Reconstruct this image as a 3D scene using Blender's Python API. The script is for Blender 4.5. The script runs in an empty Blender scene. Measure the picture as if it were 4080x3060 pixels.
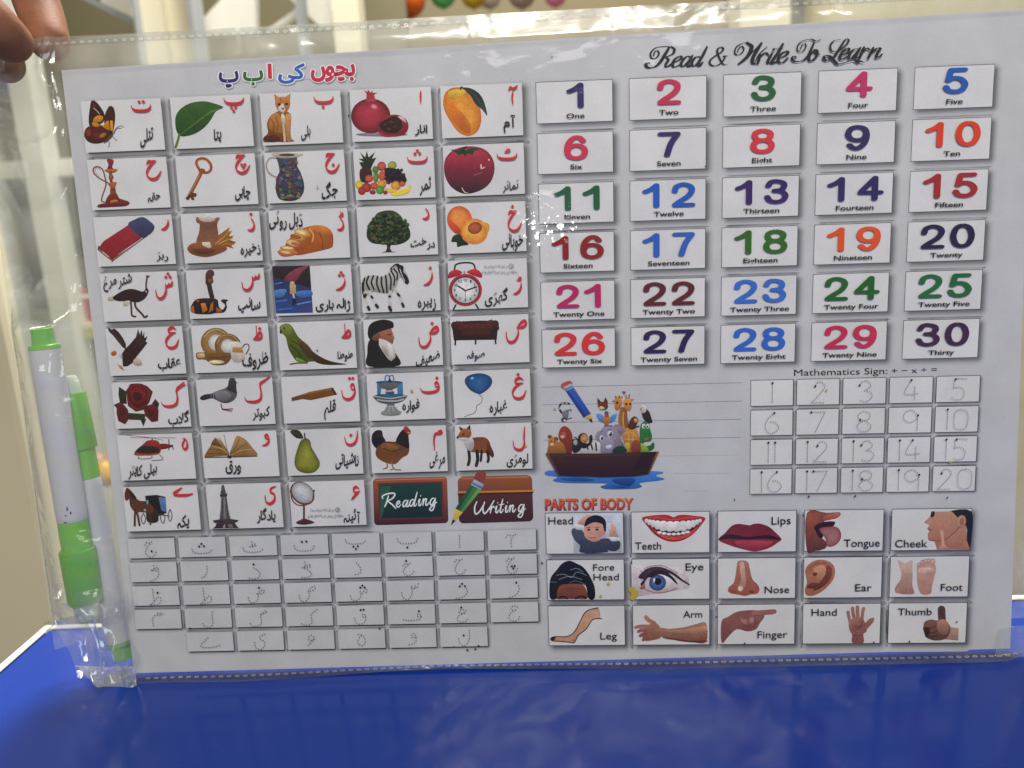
import bpy, math, random
import numpy as np
from mathutils import Vector, Matrix

SC = bpy.context.scene
COL = SC.collection
rnd = random.Random(7)

# ------------------------------------------------------------------ camera geometry
# pose solved from the four corners of the sheet in the photograph (4080 x 3060 pixels)
QUAD = [(245, 280), (4118, 35), (4025, 2584), (534, 2682)]           # TL TR BR BL
FPX = 3180.0
CX, CY = 2040.0, 1530.0
BOARD_W = 0.384


def hom(src, dst):
    src = np.array(src, float); dst = np.array(dst, float)
    ms, md = src.mean(0), dst.mean(0); ss, sd = src.std() + 1e-9, dst.std() + 1e-9
    A = []
    for (x, y), (u, v) in zip((src - ms) / ss, (dst - md) / sd):
        A.append([x, y, 1, 0, 0, 0, -u * x, -u * y, -u]); A.append([0, 0, 0, x, y, 1, -v * x, -v * y, -v])
    h = np.linalg.svd(np.array(A))[2][-1].reshape(3, 3)
    Ts = np.array([[1 / ss, 0, -ms[0] / ss], [0, 1 / ss, -ms[1] / ss], [0, 0, 1]])
    Td = np.array([[sd, 0, md[0]], [0, sd, md[1]], [0, 0, 1]])
    return Td @ h @ Ts


def happ(H, x, y):
    v = H @ np.array([x, y, 1.0]); return v[0] / v[2], v[1] / v[2]


_q = [(x - CX, CY - y) for x, y in QUAD]
_H = hom([(0, 1), (1, 1), (1, 0), (0, 0)], _q)
if _H[2, 2] < 0: _H = -_H
_HI = np.linalg.inv(_H)
_Ki = np.diag([1 / FPX, 1 / FPX, 1.0])
_a, _b, _c = _Ki @ _H[:, 0], _Ki @ _H[:, 1], _Ki @ _H[:, 2]
_lam = BOARD_W / np.linalg.norm(_a)
BOARD_H = np.linalg.norm(_b) * _lam
flip = np.array([1, 1, -1.0])
ex, ey, p0 = _a * flip / np.linalg.norm(_a), _b * flip / np.linalg.norm(_b), _c * flip * _lam
PITCH = math.radians(13.0)
up = np.array([0.0, math.cos(PITCH), math.sin(PITCH)])
up[0] = -(ex[1] * up[1] + ex[2] * up[2]) / ex[0]
up /= np.linalg.norm(up)
wy = np.cross(up, ex)
R = np.array([ex, wy, up])                       # camera -> world rotation
TABLE_GAP = 0.0018                                # the sheet's lower edge stands this far above the table top
BLw = np.array([-BOARD_W / 2, 0.0, TABLE_GAP])
CAM = BLw - R @ p0
EX, EY = R @ ex, R @ ey
NB = np.cross(EX, EY)
if NB @ (CAM - BLw) < 0: NB = -NB


def ray(px, py):
    d = R @ np.array([(px - CX) / FPX, (CY - py) / FPX, -1.0]); return d / np.linalg.norm(d)


def B(px, py, off=0.0):                          # a point of the photograph as a point on the sheet, `off` metres before it
    u, v = happ(_HI, px - CX, CY - py)
    return BLw + EX * (u * BOARD_W) + EY * (v * BOARD_H) + NB * off


def plane_hit(px, py, p, n):
    d = ray(px, py); return CAM + d * (((p - CAM) @ n) / (d @ n))


def BO(px, py, off):                             # where the sight line meets a plane parallel to the sheet
    return plane_hit(px, py, BLw + NB * off, NB)


def TP(px, py, z=0.0):
    return plane_hit(px, py, np.array([0, 0, z]), np.array([0, 0, 1.0]))


def DP(px, py, y):                               # at world depth y
    return plane_hit(px, py, np.array([0, y, 0]), np.array([0, 1.0, 0]))


cam = bpy.data.cameras.new('camera'); camo = bpy.data.objects.new('camera', cam); COL.objects.link(camo)
camo.matrix_world = Matrix([list(R[i]) + [CAM[i]] for i in range(3)] + [[0, 0, 0, 1]])
cam.sensor_width = 36.0; cam.lens = 36.0 * FPX / 4080.0
cam.clip_start = 0.01; cam.clip_end = 60
cam.dof.use_dof = True; cam.dof.focus_distance = 0.335; cam.dof.aperture_fstop = 10.0
SC.camera = camo

# ------------------------------------------------------------------ light and exposure
W = bpy.data.worlds.new('World'); SC.world = W; W.use_nodes = True
W.node_tree.nodes['Background'].inputs[0].default_value = (1.0, 0.93, 0.84, 1)
W.node_tree.nodes['Background'].inputs[1].default_value = 0.20
SC.view_settings.view_transform = 'Standard'; SC.view_settings.look = 'None'
SC.view_settings.exposure = 0.0; SC.view_settings.gamma = 1.0
SC.cycles.max_bounces = 10; SC.cycles.transparent_max_bounces = 24
SC.cycles.sample_clamp_indirect = 6.0


def area(name, loc, target, sx, sy, power, color):
    l = bpy.data.lights.new(name, 'AREA'); l.shape = 'RECTANGLE'; l.size = sx; l.size_y = sy; l.energy = power; l.color = color
    o = bpy.data.objects.new(name, l); COL.objects.link(o); o.location = loc
    d = Vector(target) - Vector(loc); o.rotation_euler = d.to_track_quat('-Z', 'Y').to_euler()
    return o


area('ceiling_lamp', (-0.05, 0.95, 1.7), (-0.05, 0.7, 0.0), 0.7, 0.45, 46.0, (1.0, 0.96, 0.88))
area('table_back_fill', (-0.15, 0.62, 1.25), (-0.28, 0.0, 0.0), 0.3, 0.3, 13.0, (1.0, 0.96, 0.88))  # unseen light added to brighten the table left of the board
area('front_fill', (0.05, -0.95, 0.95), (0.0, 0.0, 0.14), 0.6, 0.5, 4.9, (1.0, 0.97, 0.96))  # unseen fill added to brighten the front of the board
area('highlight_strip', (0.1, -1.15, 1.30), (0.0, 0.0, 0.18), 0.9, 0.05, 13.0, (1.0, 0.94, 0.80))  # added strip light, shaped for a long highlight on the top film
area('side_fill', (1.6, -1.3, 0.9), (0.0, 0.0, 0.1), 0.5, 0.9, 5.0, (0.85, 0.92, 1.0))  # unseen cool fill added from the right front


# ------------------------------------------------------------------ materials
def lin(c):
    return c / 12.92 if c <= 0.04045 else ((c + 0.055) / 1.055) ** 2.4


def hexlin(s):
    s = s.lstrip('#'); return tuple(lin(int(s[i:i + 2], 16) / 255) for i in (0, 2, 4))


def nodes(name):
    m = bpy.data.materials.new(name); m.use_nodes = True
    nt = m.node_tree; return m, nt, nt.nodes['Principled BSDF']


def simple(name, hexc, rough=0.5, noise=0.0, scale=40.0, bump=0.0, **kw):
    m, nt, b = nodes(name)
    c = hexlin(hexc)
    b.inputs['Base Color'].default_value = (*c, 1); b.inputs['Roughness'].default_value = rough
    for k, v in kw.items(): b.inputs[k.replace('_', ' ')].default_value = v
    if noise or bump:
        g = nt.nodes.new('ShaderNodeNewGeometry'); n = nt.nodes.new('ShaderNodeTexNoise')
        n.inputs['Scale'].default_value = scale; n.inputs['Detail'].default_value = 5
        nt.links.new(g.outputs['Position'], n.inputs['Vector'])
        if noise:
            mr = nt.nodes.new('ShaderNodeMapRange'); mr.inputs[3].default_value = 1 - noise; mr.inputs[4].default_value = 1 + noise
            nt.links.new(n.outputs['Fac'], mr.inputs[0])
            mx = nt.nodes.new('ShaderNodeMix'); mx.data_type = 'RGBA'; mx.blend_type = 'MULTIPLY'; mx.inputs[0].default_value = 1
            mx.inputs[6].default_value = (*c, 1); nt.links.new(mr.outputs[0], mx.inputs[7]); nt.links.new(mx.outputs[2], b.inputs['Base Color'])
        if bump:
            bp = nt.nodes.new('ShaderNodeBump'); bp.inputs['Strength'].default_value = bump; bp.inputs['Distance'].default_value = 0.002
            nt.links.new(n.outputs['Fac'], bp.inputs['Height']); nt.links.new(bp.outputs[0], b.inputs['Normal'])
    return m


INK_GAIN = 1.38                                   # photographed tone -> reflectance of the printed ink
PAPER = '#acabb0'
CARD = '#bebcbf'


def ink(s):
    return tuple(min(0.9, max(0.004, (v - 0.010) * INK_GAIN)) for v in hexlin(s))


def print_material(name='printed_ink', grain=0.06, scale=60, fine=0.10):
    m, nt, b = nodes(name)
    at = nt.nodes.new('ShaderNodeAttribute'); at.attribute_name = 'ink'
    g = nt.nodes.new('ShaderNodeNewGeometry')
    n = nt.nodes.new('ShaderNodeTexNoise'); n.inputs['Scale'].default_value = scale; n.inputs['Detail'].default_value = 4
    n2 = nt.nodes.new('ShaderNodeTexNoise'); n2.inputs['Scale'].default_value = 1700; n2.inputs['Detail'].default_value = 2
    nt.links.new(g.outputs['Position'], n.inputs['Vector']); nt.links.new(g.outputs['Position'], n2.inputs['Vector'])
    mr = nt.nodes.new('ShaderNodeMapRange'); mr.inputs[1].default_value = .3; mr.inputs[2].default_value = .7; mr.inputs[3].default_value = 1 - grain; mr.inputs[4].default_value = 1 + grain
    mr2 = nt.nodes.new('ShaderNodeMapRange'); mr2.inputs[3].default_value = 1 - fine; mr2.inputs[4].default_value = 1 + fine
    nt.links.new(n.outputs['Fac'], mr.inputs[0]); nt.links.new(n2.outputs['Fac'], mr2.inputs[0])
    mu = nt.nodes.new('ShaderNodeMath'); mu.operation = 'MULTIPLY'
    nt.links.new(mr.outputs[0], mu.inputs[0]); nt.links.new(mr2.outputs[0], mu.inputs[1])
    vm = nt.nodes.new('ShaderNodeVectorMath'); vm.operation = 'SCALE'
    nt.links.new(at.outputs['Color'], vm.inputs[0]); nt.links.new(mu.outputs[0], vm.inputs['Scale'])
    nt.links.new(vm.outputs[0], b.inputs['Base Color'])
    b.inputs['Roughness'].default_value = 0.55; b.inputs['Specular IOR Level'].default_value = 0.25
    return m


M_PRINT = print_material()
M_PHOTO = print_material('printed_photo', 0.15, 260, 0.34)


def film_material(name, veil=0.05, rough=0.06, gloss=1.0, big=0.25, small=0.12, tint=(0.97, 0.985, 0.97), spark=None):
    m = bpy.data.materials.new(name); m.use_nodes = True; nt = m.node_tree; nt.nodes.clear()
    N = nt.nodes.new; L = nt.links.new
    out = N('ShaderNodeOutputMaterial'); tr = N('ShaderNodeBsdfTransparent'); tr.inputs[0].default_value = (*tint, 1)
    df = N('ShaderNodeBsdfDiffuse'); df.inputs[0].default_value = (0.85, 0.85, 0.82, 1)
    tl = N('ShaderNodeBsdfTranslucent'); tl.inputs[0].default_value = (0.85, 0.85, 0.8, 1)
    md = N('ShaderNodeMixShader'); md.inputs[0].default_value = 0.5; L(df.outputs[0], md.inputs[1]); L(tl.outputs[0], md.inputs[2])
    mv = N('ShaderNodeMixShader'); L(tr.outputs[0], mv.inputs[1]); L(md.outputs[0], mv.inputs[2])
    g = N('ShaderNodeNewGeometry')
    n1 = N('ShaderNodeTexNoise'); n1.inputs['Scale'].default_value = 22; n1.inputs['Detail'].default_value = 2; n1.inputs['Distortion'].default_value = 1.5
    mp = N('ShaderNodeMapping'); mp.inputs['Rotation'].default_value = (0, 0.7, 0); mp.inputs['Scale'].default_value = (1, 1, 3.0)
    n2 = N('ShaderNodeTexNoise'); n2.inputs['Scale'].default_value = 130; n2.inputs['Detail'].default_value = 3
    L(g.outputs['Position'], n1.inputs['Vector']); L(g.outputs['Position'], mp.inputs['Vector']); L(mp.outputs[0], n2.inputs['Vector'])
    b1 = N('ShaderNodeBump'); b1.inputs['Strength'].default_value = big; b1.inputs['Distance'].default_value = 0.02
    b2 = N('ShaderNodeBump'); b2.inputs['Strength'].default_value = small; b2.inputs['Distance'].default_value = 0.004
    L(n1.outputs['Fac'], b1.inputs['Height']); L(n2.outputs['Fac'], b2.inputs['Height']); L(b1.outputs[0], b2.inputs['Normal'])
    nrm = b2.outputs[0]
    if spark:                                     # a crinkled patch of the film (where, radius)
        vd = N('ShaderNodeVectorMath'); vd.operation = 'DISTANCE'; vd.inputs[1].default_value = tuple(spark[0]); L(g.outputs['Position'], vd.inputs[0])
        mr = N('ShaderNodeMapRange'); mr.inputs[1].default_value = spark[1]; mr.inputs[2].default_value = spark[1] * 0.2; L(vd.outputs['Value'], mr.inputs[0])
        n3 = N('ShaderNodeTexVoronoi'); n3.inputs['Scale'].default_value = 300; L(g.outputs['Position'], n3.inputs['Vector'])
        n4 = N('ShaderNodeTexNoise'); n4.inputs['Scale'].default_value = 190; L(g.outputs['Position'], n4.inputs['Vector']); r4 = N('ShaderNodeMapRange'); r4.inputs[1].default_value = .40; r4.inputs[2].default_value = .52; L(n4.outputs['Fac'], r4.inputs[0])
        m4 = N('ShaderNodeMath'); m4.operation = 'MULTIPLY'; L(mr.outputs[0], m4.inputs[0]); L(r4.outputs[0], m4.inputs[1])
        mu = N('ShaderNodeMath'); mu.operation = 'MULTIPLY'; L(m4.outputs[0], mu.inputs[0]); L(n3.outputs['Distance'], mu.inputs[1])
        b3 = N('ShaderNodeBump'); b3.inputs['Strength'].default_value = 1.0; b3.inputs['Distance'].default_value = 0.0017
        L(mu.outputs[0], b3.inputs['Height']); L(nrm, b3.inputs['Normal']); nrm = b3.outputs[0]
    mv0 = N('ShaderNodeMapRange'); mv0.inputs[1].default_value = 0.3; mv0.inputs[2].default_value = 0.75
    mv0.inputs[3].default_value = veil * 0.5; mv0.inputs[4].default_value = veil * 1.6
    L(n1.outputs['Fac'], mv0.inputs[0]); L(mv0.outputs[0], mv.inputs[0])
    gl = N('ShaderNodeBsdfGlossy'); gl.inputs['Roughness'].default_value = rough; gl.inputs[0].default_value = (1, 1, 1, 1); L(nrm, gl.inputs['Normal'])
    fr = N('ShaderNodeFresnel'); bi = N('ShaderNodeMapRange'); bi.inputs[3].default_value = 1.5; bi.inputs[4].default_value = 1 / 1.5; L(g.outputs['Backfacing'], bi.inputs[0]); L(bi.outputs[0], fr.inputs[0])
    fm = N('ShaderNodeMath'); fm.operation = 'MULTIPLY'; fm.inputs[1].default_value = gloss; fm.use_clamp = True; L(fr.outputs[0], fm.inputs[0])
    # only the side turned to the viewer mirrors: a thin film has one reflection per pass
    ms = N('ShaderNodeMixShader'); L(fm.outputs[0], ms.inputs[0]); L(mv.outputs[0], ms.inputs[1]); L(gl.outputs[0], ms.inputs[2])
    L(ms.outputs[0], out.inputs[0])
    return m


# ------------------------------------------------------------------ object helpers
def tag(o, label=None, cat=None, group=None, kind=None):
    if label: o['label'] = label
    if cat: o['category'] = cat
    if group: o['group'] = group
    if kind: o['kind'] = kind
    return o


def empty(name, loc):
    o = bpy.data.objects.new(name, None); COL.objects.link(o); o.location = tuple(loc); o.empty_display_size = 0.02; return o


def base_of(o):
    b = np.zeros(3)
    while o is not None: b = b + np.array(o.location); o = o.parent
    return b


def mesh_obj(name, verts, faces, mats, parent=None, smooth=False, fmats=None, colors=None, loc=None):
    base = base_of(parent)
    if loc is not None: base = base + (np.array(loc) - base)
    me = bpy.data.meshes.new(name)
    V = np.array(verts, float) - base
    me.from_pydata([tuple(v) for v in V], [], [tuple(f) for f in faces])
    for m in (mats if isinstance(mats, (list, tuple)) else [mats]): me.materials.append(m)
    if fmats is not None: me.polygons.foreach_set('material_index', fmats)
    if smooth: me.polygons.foreach_set('use_smooth', [True] * len(me.polygons))
    if colors is not None:
        a = me.attributes.new('ink', 'FLOAT_COLOR', 'POINT')
        a.data.foreach_set('color', np.array([(*c, 1.0) for c in colors], 'f').ravel())
    me.update()
    o = bpy.data.objects.new(name, me); COL.objects.link(o)
    if parent is not None: o.parent = parent
    elif loc is not None: o.location = tuple(loc)
    return o


class MB:                                         # solid builder in world space
    def __init__(s): s.v = []; s.f = []; s.m = []; s.mi = 0

    def add(s, v, f):
        k = len(s.v); s.v += [np.array(p, float) for p in v]; s.f += [tuple(i + k for i in q) for q in f]; s.m += [s.mi] * len(f)

    def box(s, c, size, ax=None):
        c = np.array(c, float); A = np.eye(3) if ax is None else np.array(ax)
        h = np.array(size) / 2
        P = [c + A[0] * h[0] * i + A[1] * h[1] * j + A[2] * h[2] * k for k in (-1, 1) for j in (-1, 1) for i in (-1, 1)]
        s.add(P, [(0, 2, 3, 1), (4, 5, 7, 6), (0, 1, 5, 4), (2, 6, 7, 3), (0, 4, 6, 2), (1, 3, 7, 5)])

    def lathe(s, p, axis, prof, n=32):             # prof: (distance along axis, radius)
        p = np.array(p, float); a = np.array(axis, float); a /= np.linalg.norm(a)
        t = np.cross(a, [0.3, 1, 0.2]); t /= np.linalg.norm(t); b = np.cross(a, t)
        v = []; f = []
        for d, r in prof:
            for i in range(n):
                q = 2 * math.pi * i / n; v.append(p + a * d + (t * math.cos(q) + b * math.sin(q)) * r)
        for j in range(len(prof) - 1):
            for i in range(n):
                f.append((j * n + i, j * n + (i + 1) % n, (j + 1) * n + (i + 1) % n, (j + 1) * n + i))
        f.append(tuple(range(n))[::-1]); k = (len(prof) - 1) * n; f.append(tuple(range(k, k + n)))
        s.add(v, f)

    def tube(s, pts, rads, n=16):
        pts = [np.array(p, float) for p in pts]; v = []; f = []
        t0 = None
        for i, p in enumerate(pts):
            d = pts[min(i + 1, len(pts) - 1)] - pts[max(i - 1, 0)]; d /= np.linalg.norm(d) + 1e-12
            if t0 is None: t0 = np.cross(d, [0.31, 0.9, 0.17])
            t = t0 - d * (t0 @ d); t /= np.linalg.norm(t); t0 = t; b = np.cross(d, t)
            for k in range(n):
                q = 2 * math.pi * k / n; v.append(p + (t * math.cos(q) + b * math.sin(q)) * rads[i])
        for j in range(len(pts) - 1):
            for i in range(n): f.append((j * n + i, j * n + (i + 1) % n, (j + 1) * n + (i + 1) % n, (j + 1) * n + i))
        f.append(tuple(range(n))[::-1]); k = (len(pts) - 1) * n; f.append(tuple(range(k, k + n)))
        s.add(v, f)

    def build(s, name, mats, parent=None, smooth=False, bevel=0.0, loc=None):
        o = mesh_obj(name, s.v, s.f, mats, parent, smooth, s.m, loc=loc)
        if bevel:
            b = o.modifiers.new('bevel', 'BEVEL'); b.width = bevel; b.segments = 2; b.limit_method = 'ANGLE'
        return o


def smooth_curve(p, closed=False, k=5):
    p = [np.array(q, float) for q in p]; n = len(p)
    if n < 3: return p
    out = []
    rng = range(n) if closed else range(n - 1)
    for i in rng:
        if closed: a, b, c, d = p[i - 1], p[i], p[(i + 1) % n], p[(i + 2) % n]
        else: a, b, c, d = p[max(i - 1, 0)], p[i], p[i + 1], p[min(i + 2, n - 1)]
        for j in range(k):
            t = j / k
            out.append(0.5 * ((2 * b) + (c - a) * t + (2 * a - 5 * b + 4 * c - d) * t * t + (3 * b - a - 3 * c + d) * t ** 3))
    if not closed: out.append(p[-1])
    return out


LAYER = 7e-6


class Ink:                                        # flat print on the sheet, drawn in photograph pixels
    def __init__(s, off=0.0, tf=None):
        s.v = []; s.f = []; s.c = []; s.z = off; s.tf = tf or (0, 0, 1); s.gain = None

    def px(s, x, y): return s.tf[0] + x * s.tf[2], s.tf[1] + y * s.tf[2]

    def colors(s, c, pts):
        if isinstance(c, tuple): return [c] * len(pts)
        if '>' in c:
            a, b = [np.array(ink(q)) for q in c.split('>')]; ys = [p[1] for p in pts]; y0, y1 = min(ys), max(ys) + 1e-6
            return [tuple(a + (b - a) * ((p[1] - y0) / (y1 - y0))) for p in pts]
        if '|' in c:
            a, b = [np.array(ink(q)) for q in c.split('|')]; ys = [p[0] for p in pts]; y0, y1 = min(ys), max(ys) + 1e-6
            return [tuple(a + (b - a) * ((p[0] - y0) / (y1 - y0))) for p in pts]
        return [ink(c)] * len(pts)

    def _add(s, pts, faces, cols, zs=None):
        k = len(s.v)
        for i, p in enumerate(pts):
            x, y = s.px(*p); s.v.append(B(x, y, s.z + (zs[i] if zs else 0)))
        s.f += [tuple(i + k for i in q) for q in faces]; s.c += cols; s.z += LAYER

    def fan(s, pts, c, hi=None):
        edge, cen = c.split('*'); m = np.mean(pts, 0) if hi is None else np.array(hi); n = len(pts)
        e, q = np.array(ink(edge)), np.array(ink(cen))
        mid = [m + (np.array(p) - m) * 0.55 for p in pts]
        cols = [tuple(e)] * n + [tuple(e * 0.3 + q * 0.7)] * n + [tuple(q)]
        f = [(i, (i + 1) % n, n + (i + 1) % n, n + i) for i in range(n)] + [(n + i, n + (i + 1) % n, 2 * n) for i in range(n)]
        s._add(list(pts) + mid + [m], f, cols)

    def poly(s, c, pts):
        if isinstance(c, str) and '*' in c: return s.fan(pts, c)
        s._add(pts, [tuple(range(len(pts)))], s.colors(c, pts))

    def ell(s, c, cx, cy, rx, ry, rot=0.0, n=28, hi=None):
        r = math.radians(rot); ca, sa = math.cos(r), math.sin(r); P = []
        for i in range(n):
            q = 2 * math.pi * i / n; x, y = rx * math.cos(q), ry * math.sin(q); P.append((cx + x * ca - y * sa, cy + x * sa + y * ca))
        if '*' in c: s.fan(P, c, hi if hi else (cx - rx * 0.2, cy - ry * 0.25))
        else: s.poly(c, P)

    def stroke(s, c, w, pts, smooth=True, pen=None, taper=0.0, cap=True, k=5, closed=False):
        # pen: None = round; (rx, ry) = elliptical; ('nib', angle, thin) = thick across the nib
        P = smooth_curve(pts, closed, k) if smooth else [np.array(p, float) for p in pts]
        if closed: P = P + [P[0]]
        n = len(P)
        if n < 2: return
        L = []; Rr = []
        seg = [0.0]
        for i in range(1, n): seg.append(seg[-1] + np.linalg.norm(P[i] - P[i - 1]))
        tot = seg[-1] + 1e-9
        for i in range(n):
            d = P[min(i + 1, n - 1)] - P[max(i - 1, 0)]; l = np.linalg.norm(d)
            d = d / l if l > 1e-9 else np.array([1.0, 0]); nn = np.array([-d[1], d[0]])
            if pen is None: o = nn * w / 2
            elif pen[0] == 'nib':
                ww = w * (pen[2] + (1 - pen[2]) * abs(math.sin(math.atan2(d[1], d[0]) - math.radians(pen[1])))); o = nn * ww / 2
            else:
                q = math.sqrt((pen[0] * nn[0]) ** 2 + (pen[1] * nn[1]) ** 2) + 1e-9; o = np.array([pen[0] ** 2 * nn[0], pen[1] ** 2 * nn[1]]) / q
            if taper:
                t = min(seg[i], tot - seg[i]) / tot; o = o * (1 - taper + taper * min(1, t * 4.5))
            L.append(P[i] + o); Rr.append(P[i] - o)
        pts2 = L + Rr; zs = [i * 4e-7 for i in range(n)] * 2
        f = [(i, i + 1, n + i + 1, n + i) for i in range(n - 1)]
        s._add(pts2, f, s.colors(c, pts2), zs)
        if cap and not closed:
            for e in (0, n - 1):
                if pen is not None and pen[0] != 'nib': s.ell(c if isinstance(c, str) else c, P[e][0], P[e][1], pen[0], pen[1], n=16)
                else:
                    r = np.linalg.norm(L[e] - Rr[e]) / 2
                    if r > 0.3: s.ell(c, P[e][0], P[e][1], r, r, n=12)

    def add_mesh(s, verts2, faces, c):             # glyph outlines already placed in pixels
        s._add(verts2, faces, s.colors(c, verts2))

    def build(s, name, parent, label=None):
        if not s.v: return None
        if s.gain: s.c = [tuple(min(.9, a * b) for a, b in zip(c[:3], s.gain)) for c in s.c]
        o = mesh_obj(name, s.v, s.f, M_PHOTO if name == 'picture' else M_PRINT, parent, False, None, s.c)
        if label: o['label'] = label
        return o


def pp(t): return [tuple(float(q) for q in w.split(',')) for w in t.split()]


def tone(h, k):
    h = h.lstrip('#'); return '#' + ''.join('%02x' % max(0, min(255, int(int(h[i:i + 2], 16) * k))) for i in (0, 2, 4))


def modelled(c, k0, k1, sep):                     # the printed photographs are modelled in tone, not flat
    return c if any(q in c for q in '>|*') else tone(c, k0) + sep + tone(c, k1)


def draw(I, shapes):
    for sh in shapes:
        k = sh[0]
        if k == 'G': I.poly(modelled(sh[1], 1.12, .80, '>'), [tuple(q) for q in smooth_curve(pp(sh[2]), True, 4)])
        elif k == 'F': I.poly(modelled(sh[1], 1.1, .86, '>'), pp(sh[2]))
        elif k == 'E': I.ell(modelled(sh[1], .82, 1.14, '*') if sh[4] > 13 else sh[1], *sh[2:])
        elif k == 'S': I.stroke(sh[1], sh[2], pp(sh[3]))
        elif k == 'T': I.stroke(sh[1], sh[2], pp(sh[3]), taper=0.8)
        elif k == 'L': I.stroke(sh[1], sh[2], pp(sh[3]), smooth=False, cap=False)


# ------------------------------------------------------------------ lettering
_tcache = {}


def glyphs(body, offset=0.0, res=3):
    key = (body, offset, res)
    if key in _tcache: return _tcache[key]
    c = bpy.data.curves.new('tmp', 'FONT'); c.body = body; c.offset = offset; c.resolution_u = res
    o = bpy.data.objects.new('tmp', c); COL.objects.link(o)
    dg = bpy.context.evaluated_depsgraph_get(); me = bpy.data.meshes.new_from_object(o.evaluated_get(dg))
    v = np.array([x.co[:2] for x in me.vertices]) if len(me.vertices) else np.zeros((0, 2)); f = [tuple(p.vertices) for p in me.polygons]
    bpy.data.objects.remove(o); bpy.data.curves.remove(c); bpy.data.meshes.remove(me)
    _tcache[key] = (v, f); return v, f


def put_text(I, body, x0, y0, x1, y1, h, c, bold=0.0, cap=None):
    """body set on the line (x0,y0)-(x1,y1) in pixels, capital height h; width fitted to the line"""
    v, f = glyphs(body, bold)
    if not len(v): return
    a, b = v[:, 0].min(), v[:, 0].max(); H = 0.729
    d = np.array([x1 - x0, y1 - y0]); P = []
    for x, y in v:
        t = (x - a) / (b - a); P.append((x0 + d[0] * t, y0 + d[1] * t - y / H * h))
    I.add_mesh(P, f, c)


FORMS = {}
for ch, cps in {'ا': 'FE8D FE8E', 'آ': 'FE81 FE82', 'ب': 'FE8F FE90 FE91 FE92', 'پ': 'FB56 FB57 FB58 FB59', 'ت': 'FE95 FE96 FE97 FE98', 'ٹ': 'FB66 FB67 FB68 FB69',
                'ث': 'FE99 FE9A FE9B FE9C', 'ج': 'FE9D FE9E FE9F FEA0', 'چ': 'FB7A FB7B FB7C FB7D', 'ح': 'FEA1 FEA2 FEA3 FEA4', 'خ': 'FEA5 FEA6 FEA7 FEA8', 'د': 'FEA9 FEAA',
                'ڈ': 'FB88 FB89', 'ذ': 'FEAB FEAC', 'ر': 'FEAD FEAE', 'ڑ': 'FB8C FB8D', 'ز': 'FEAF FEB0', 'ژ': 'FB8A FB8B', 'س': 'FEB1 FEB2 FEB3 FEB4', 'ش': 'FEB5 FEB6 FEB7 FEB8',
                'ص': 'FEB9 FEBA FEBB FEBC', 'ض': 'FEBD FEBE FEBF FEC0', 'ط': 'FEC1 FEC2 FEC3 FEC4', 'ظ': 'FEC5 FEC6 FEC7 FEC8', 'ع': 'FEC9 FECA FECB FECC', 'غ': 'FECD FECE FECF FED0',
                'ف': 'FED1 FED2 FED3 FED4', 'ق': 'FED5 FED6 FED7 FED8', 'ک': 'FB8E FB8F FB90 FB91', 'گ': 'FB92 FB93 FB94 FB95', 'ل': 'FEDD FEDE FEDF FEE0', 'م': 'FEE1 FEE2 FEE3 FEE4',
                'ن': 'FEE5 FEE6 FEE7 FEE8', 'ں': 'FB9E FB9F', 'و': 'FEED FEEE', 'ہ': 'FBA6 FBA7 FBA8 FBA9', 'ھ': 'FBAA FBAB FBAC FBAD', 'ی': 'FBFC FBFD FBFE FBFF', 'ے': 'FBAE FBAF',
                'ئ': 'FE89 FE8A FE8B FE8C', 'ء': 'FE80', '\u0001': 'FEFB FEFC'}.items():
    FORMS[ch] = [chr(int(x, 16)) for x in cps.split()]


def clusters(word):
    word = word.replace('لا', '\u0001'); out = []; cur = []
    for i, ch in enumerate(word):
        if ch not in FORMS:
            if cur: out.append(cur); cur = []
            out.append(None); continue
        cur.append(ch)
        if len(FORMS[ch]) < 3: out.append(cur); cur = []
    if cur: out.append(cur)
    res = []
    for c in out:
        if c is None: res.append(None); continue
        s = ''
        for i, ch in enumerate(c):
            F = FORMS[ch]; pre = i > 0; nxt = i < len(c) - 1
            j = (3 if nxt else 1) if pre else (2 if nxt else 0)
            s += F[j] if j < len(F) else F[-1]
        res.append(s[::-1])
    return res


def urdu(I, word, box, c, shear=0.42, bold=0.012, gap=0.02, rise=0.0):
    """a word in joined letters fitted into box (x0,y0,x1,y1) in pixels; each joined run climbs to its right"""
    x = 0.0; items = []
    for s in clusters(word):
        if s is None: x -= 0.22; continue
        v, f = glyphs(s, bold)
        if not len(v): continue
        v = v.copy(); w = v[:, 0].max() - v[:, 0].min(); v[:, 0] -= v[:, 0].max()
        if len(s) > 1: v[:, 1] += (v[:, 0] + w) * shear
        v[:, 0] += x; x -= w + gap; items.append((v, f))
    A = np.concatenate([v for v, f in items]); x0, x1, y0, y1 = A[:, 0].min(), A[:, 0].max(), A[:, 1].min(), A[:, 1].max()
    for v, f in items:
        P = [(box[0] + (p[0] - x0) / (x1 - x0) * (box[2] - box[0]), box[3] - (p[1] - y0) / (y1 - y0) * (box[3] - box[1]) - rise * ((p[0] - x0) / (x1 - x0))) for p in v]
        I.add_mesh(P, f, c)


TAH = [[(.35, 0), (.38, .8)], [(.0, 1), (.4, .75), (.75, .45), (1, .6), (.85, .9), (.4, 1), (.0, 1)]]


def _sh(st, x0, y0, x1, y1): return [[(x0 + x * (x1 - x0), y0 + y * (y1 - y0)) for x, y in s] for s in st]


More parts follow.
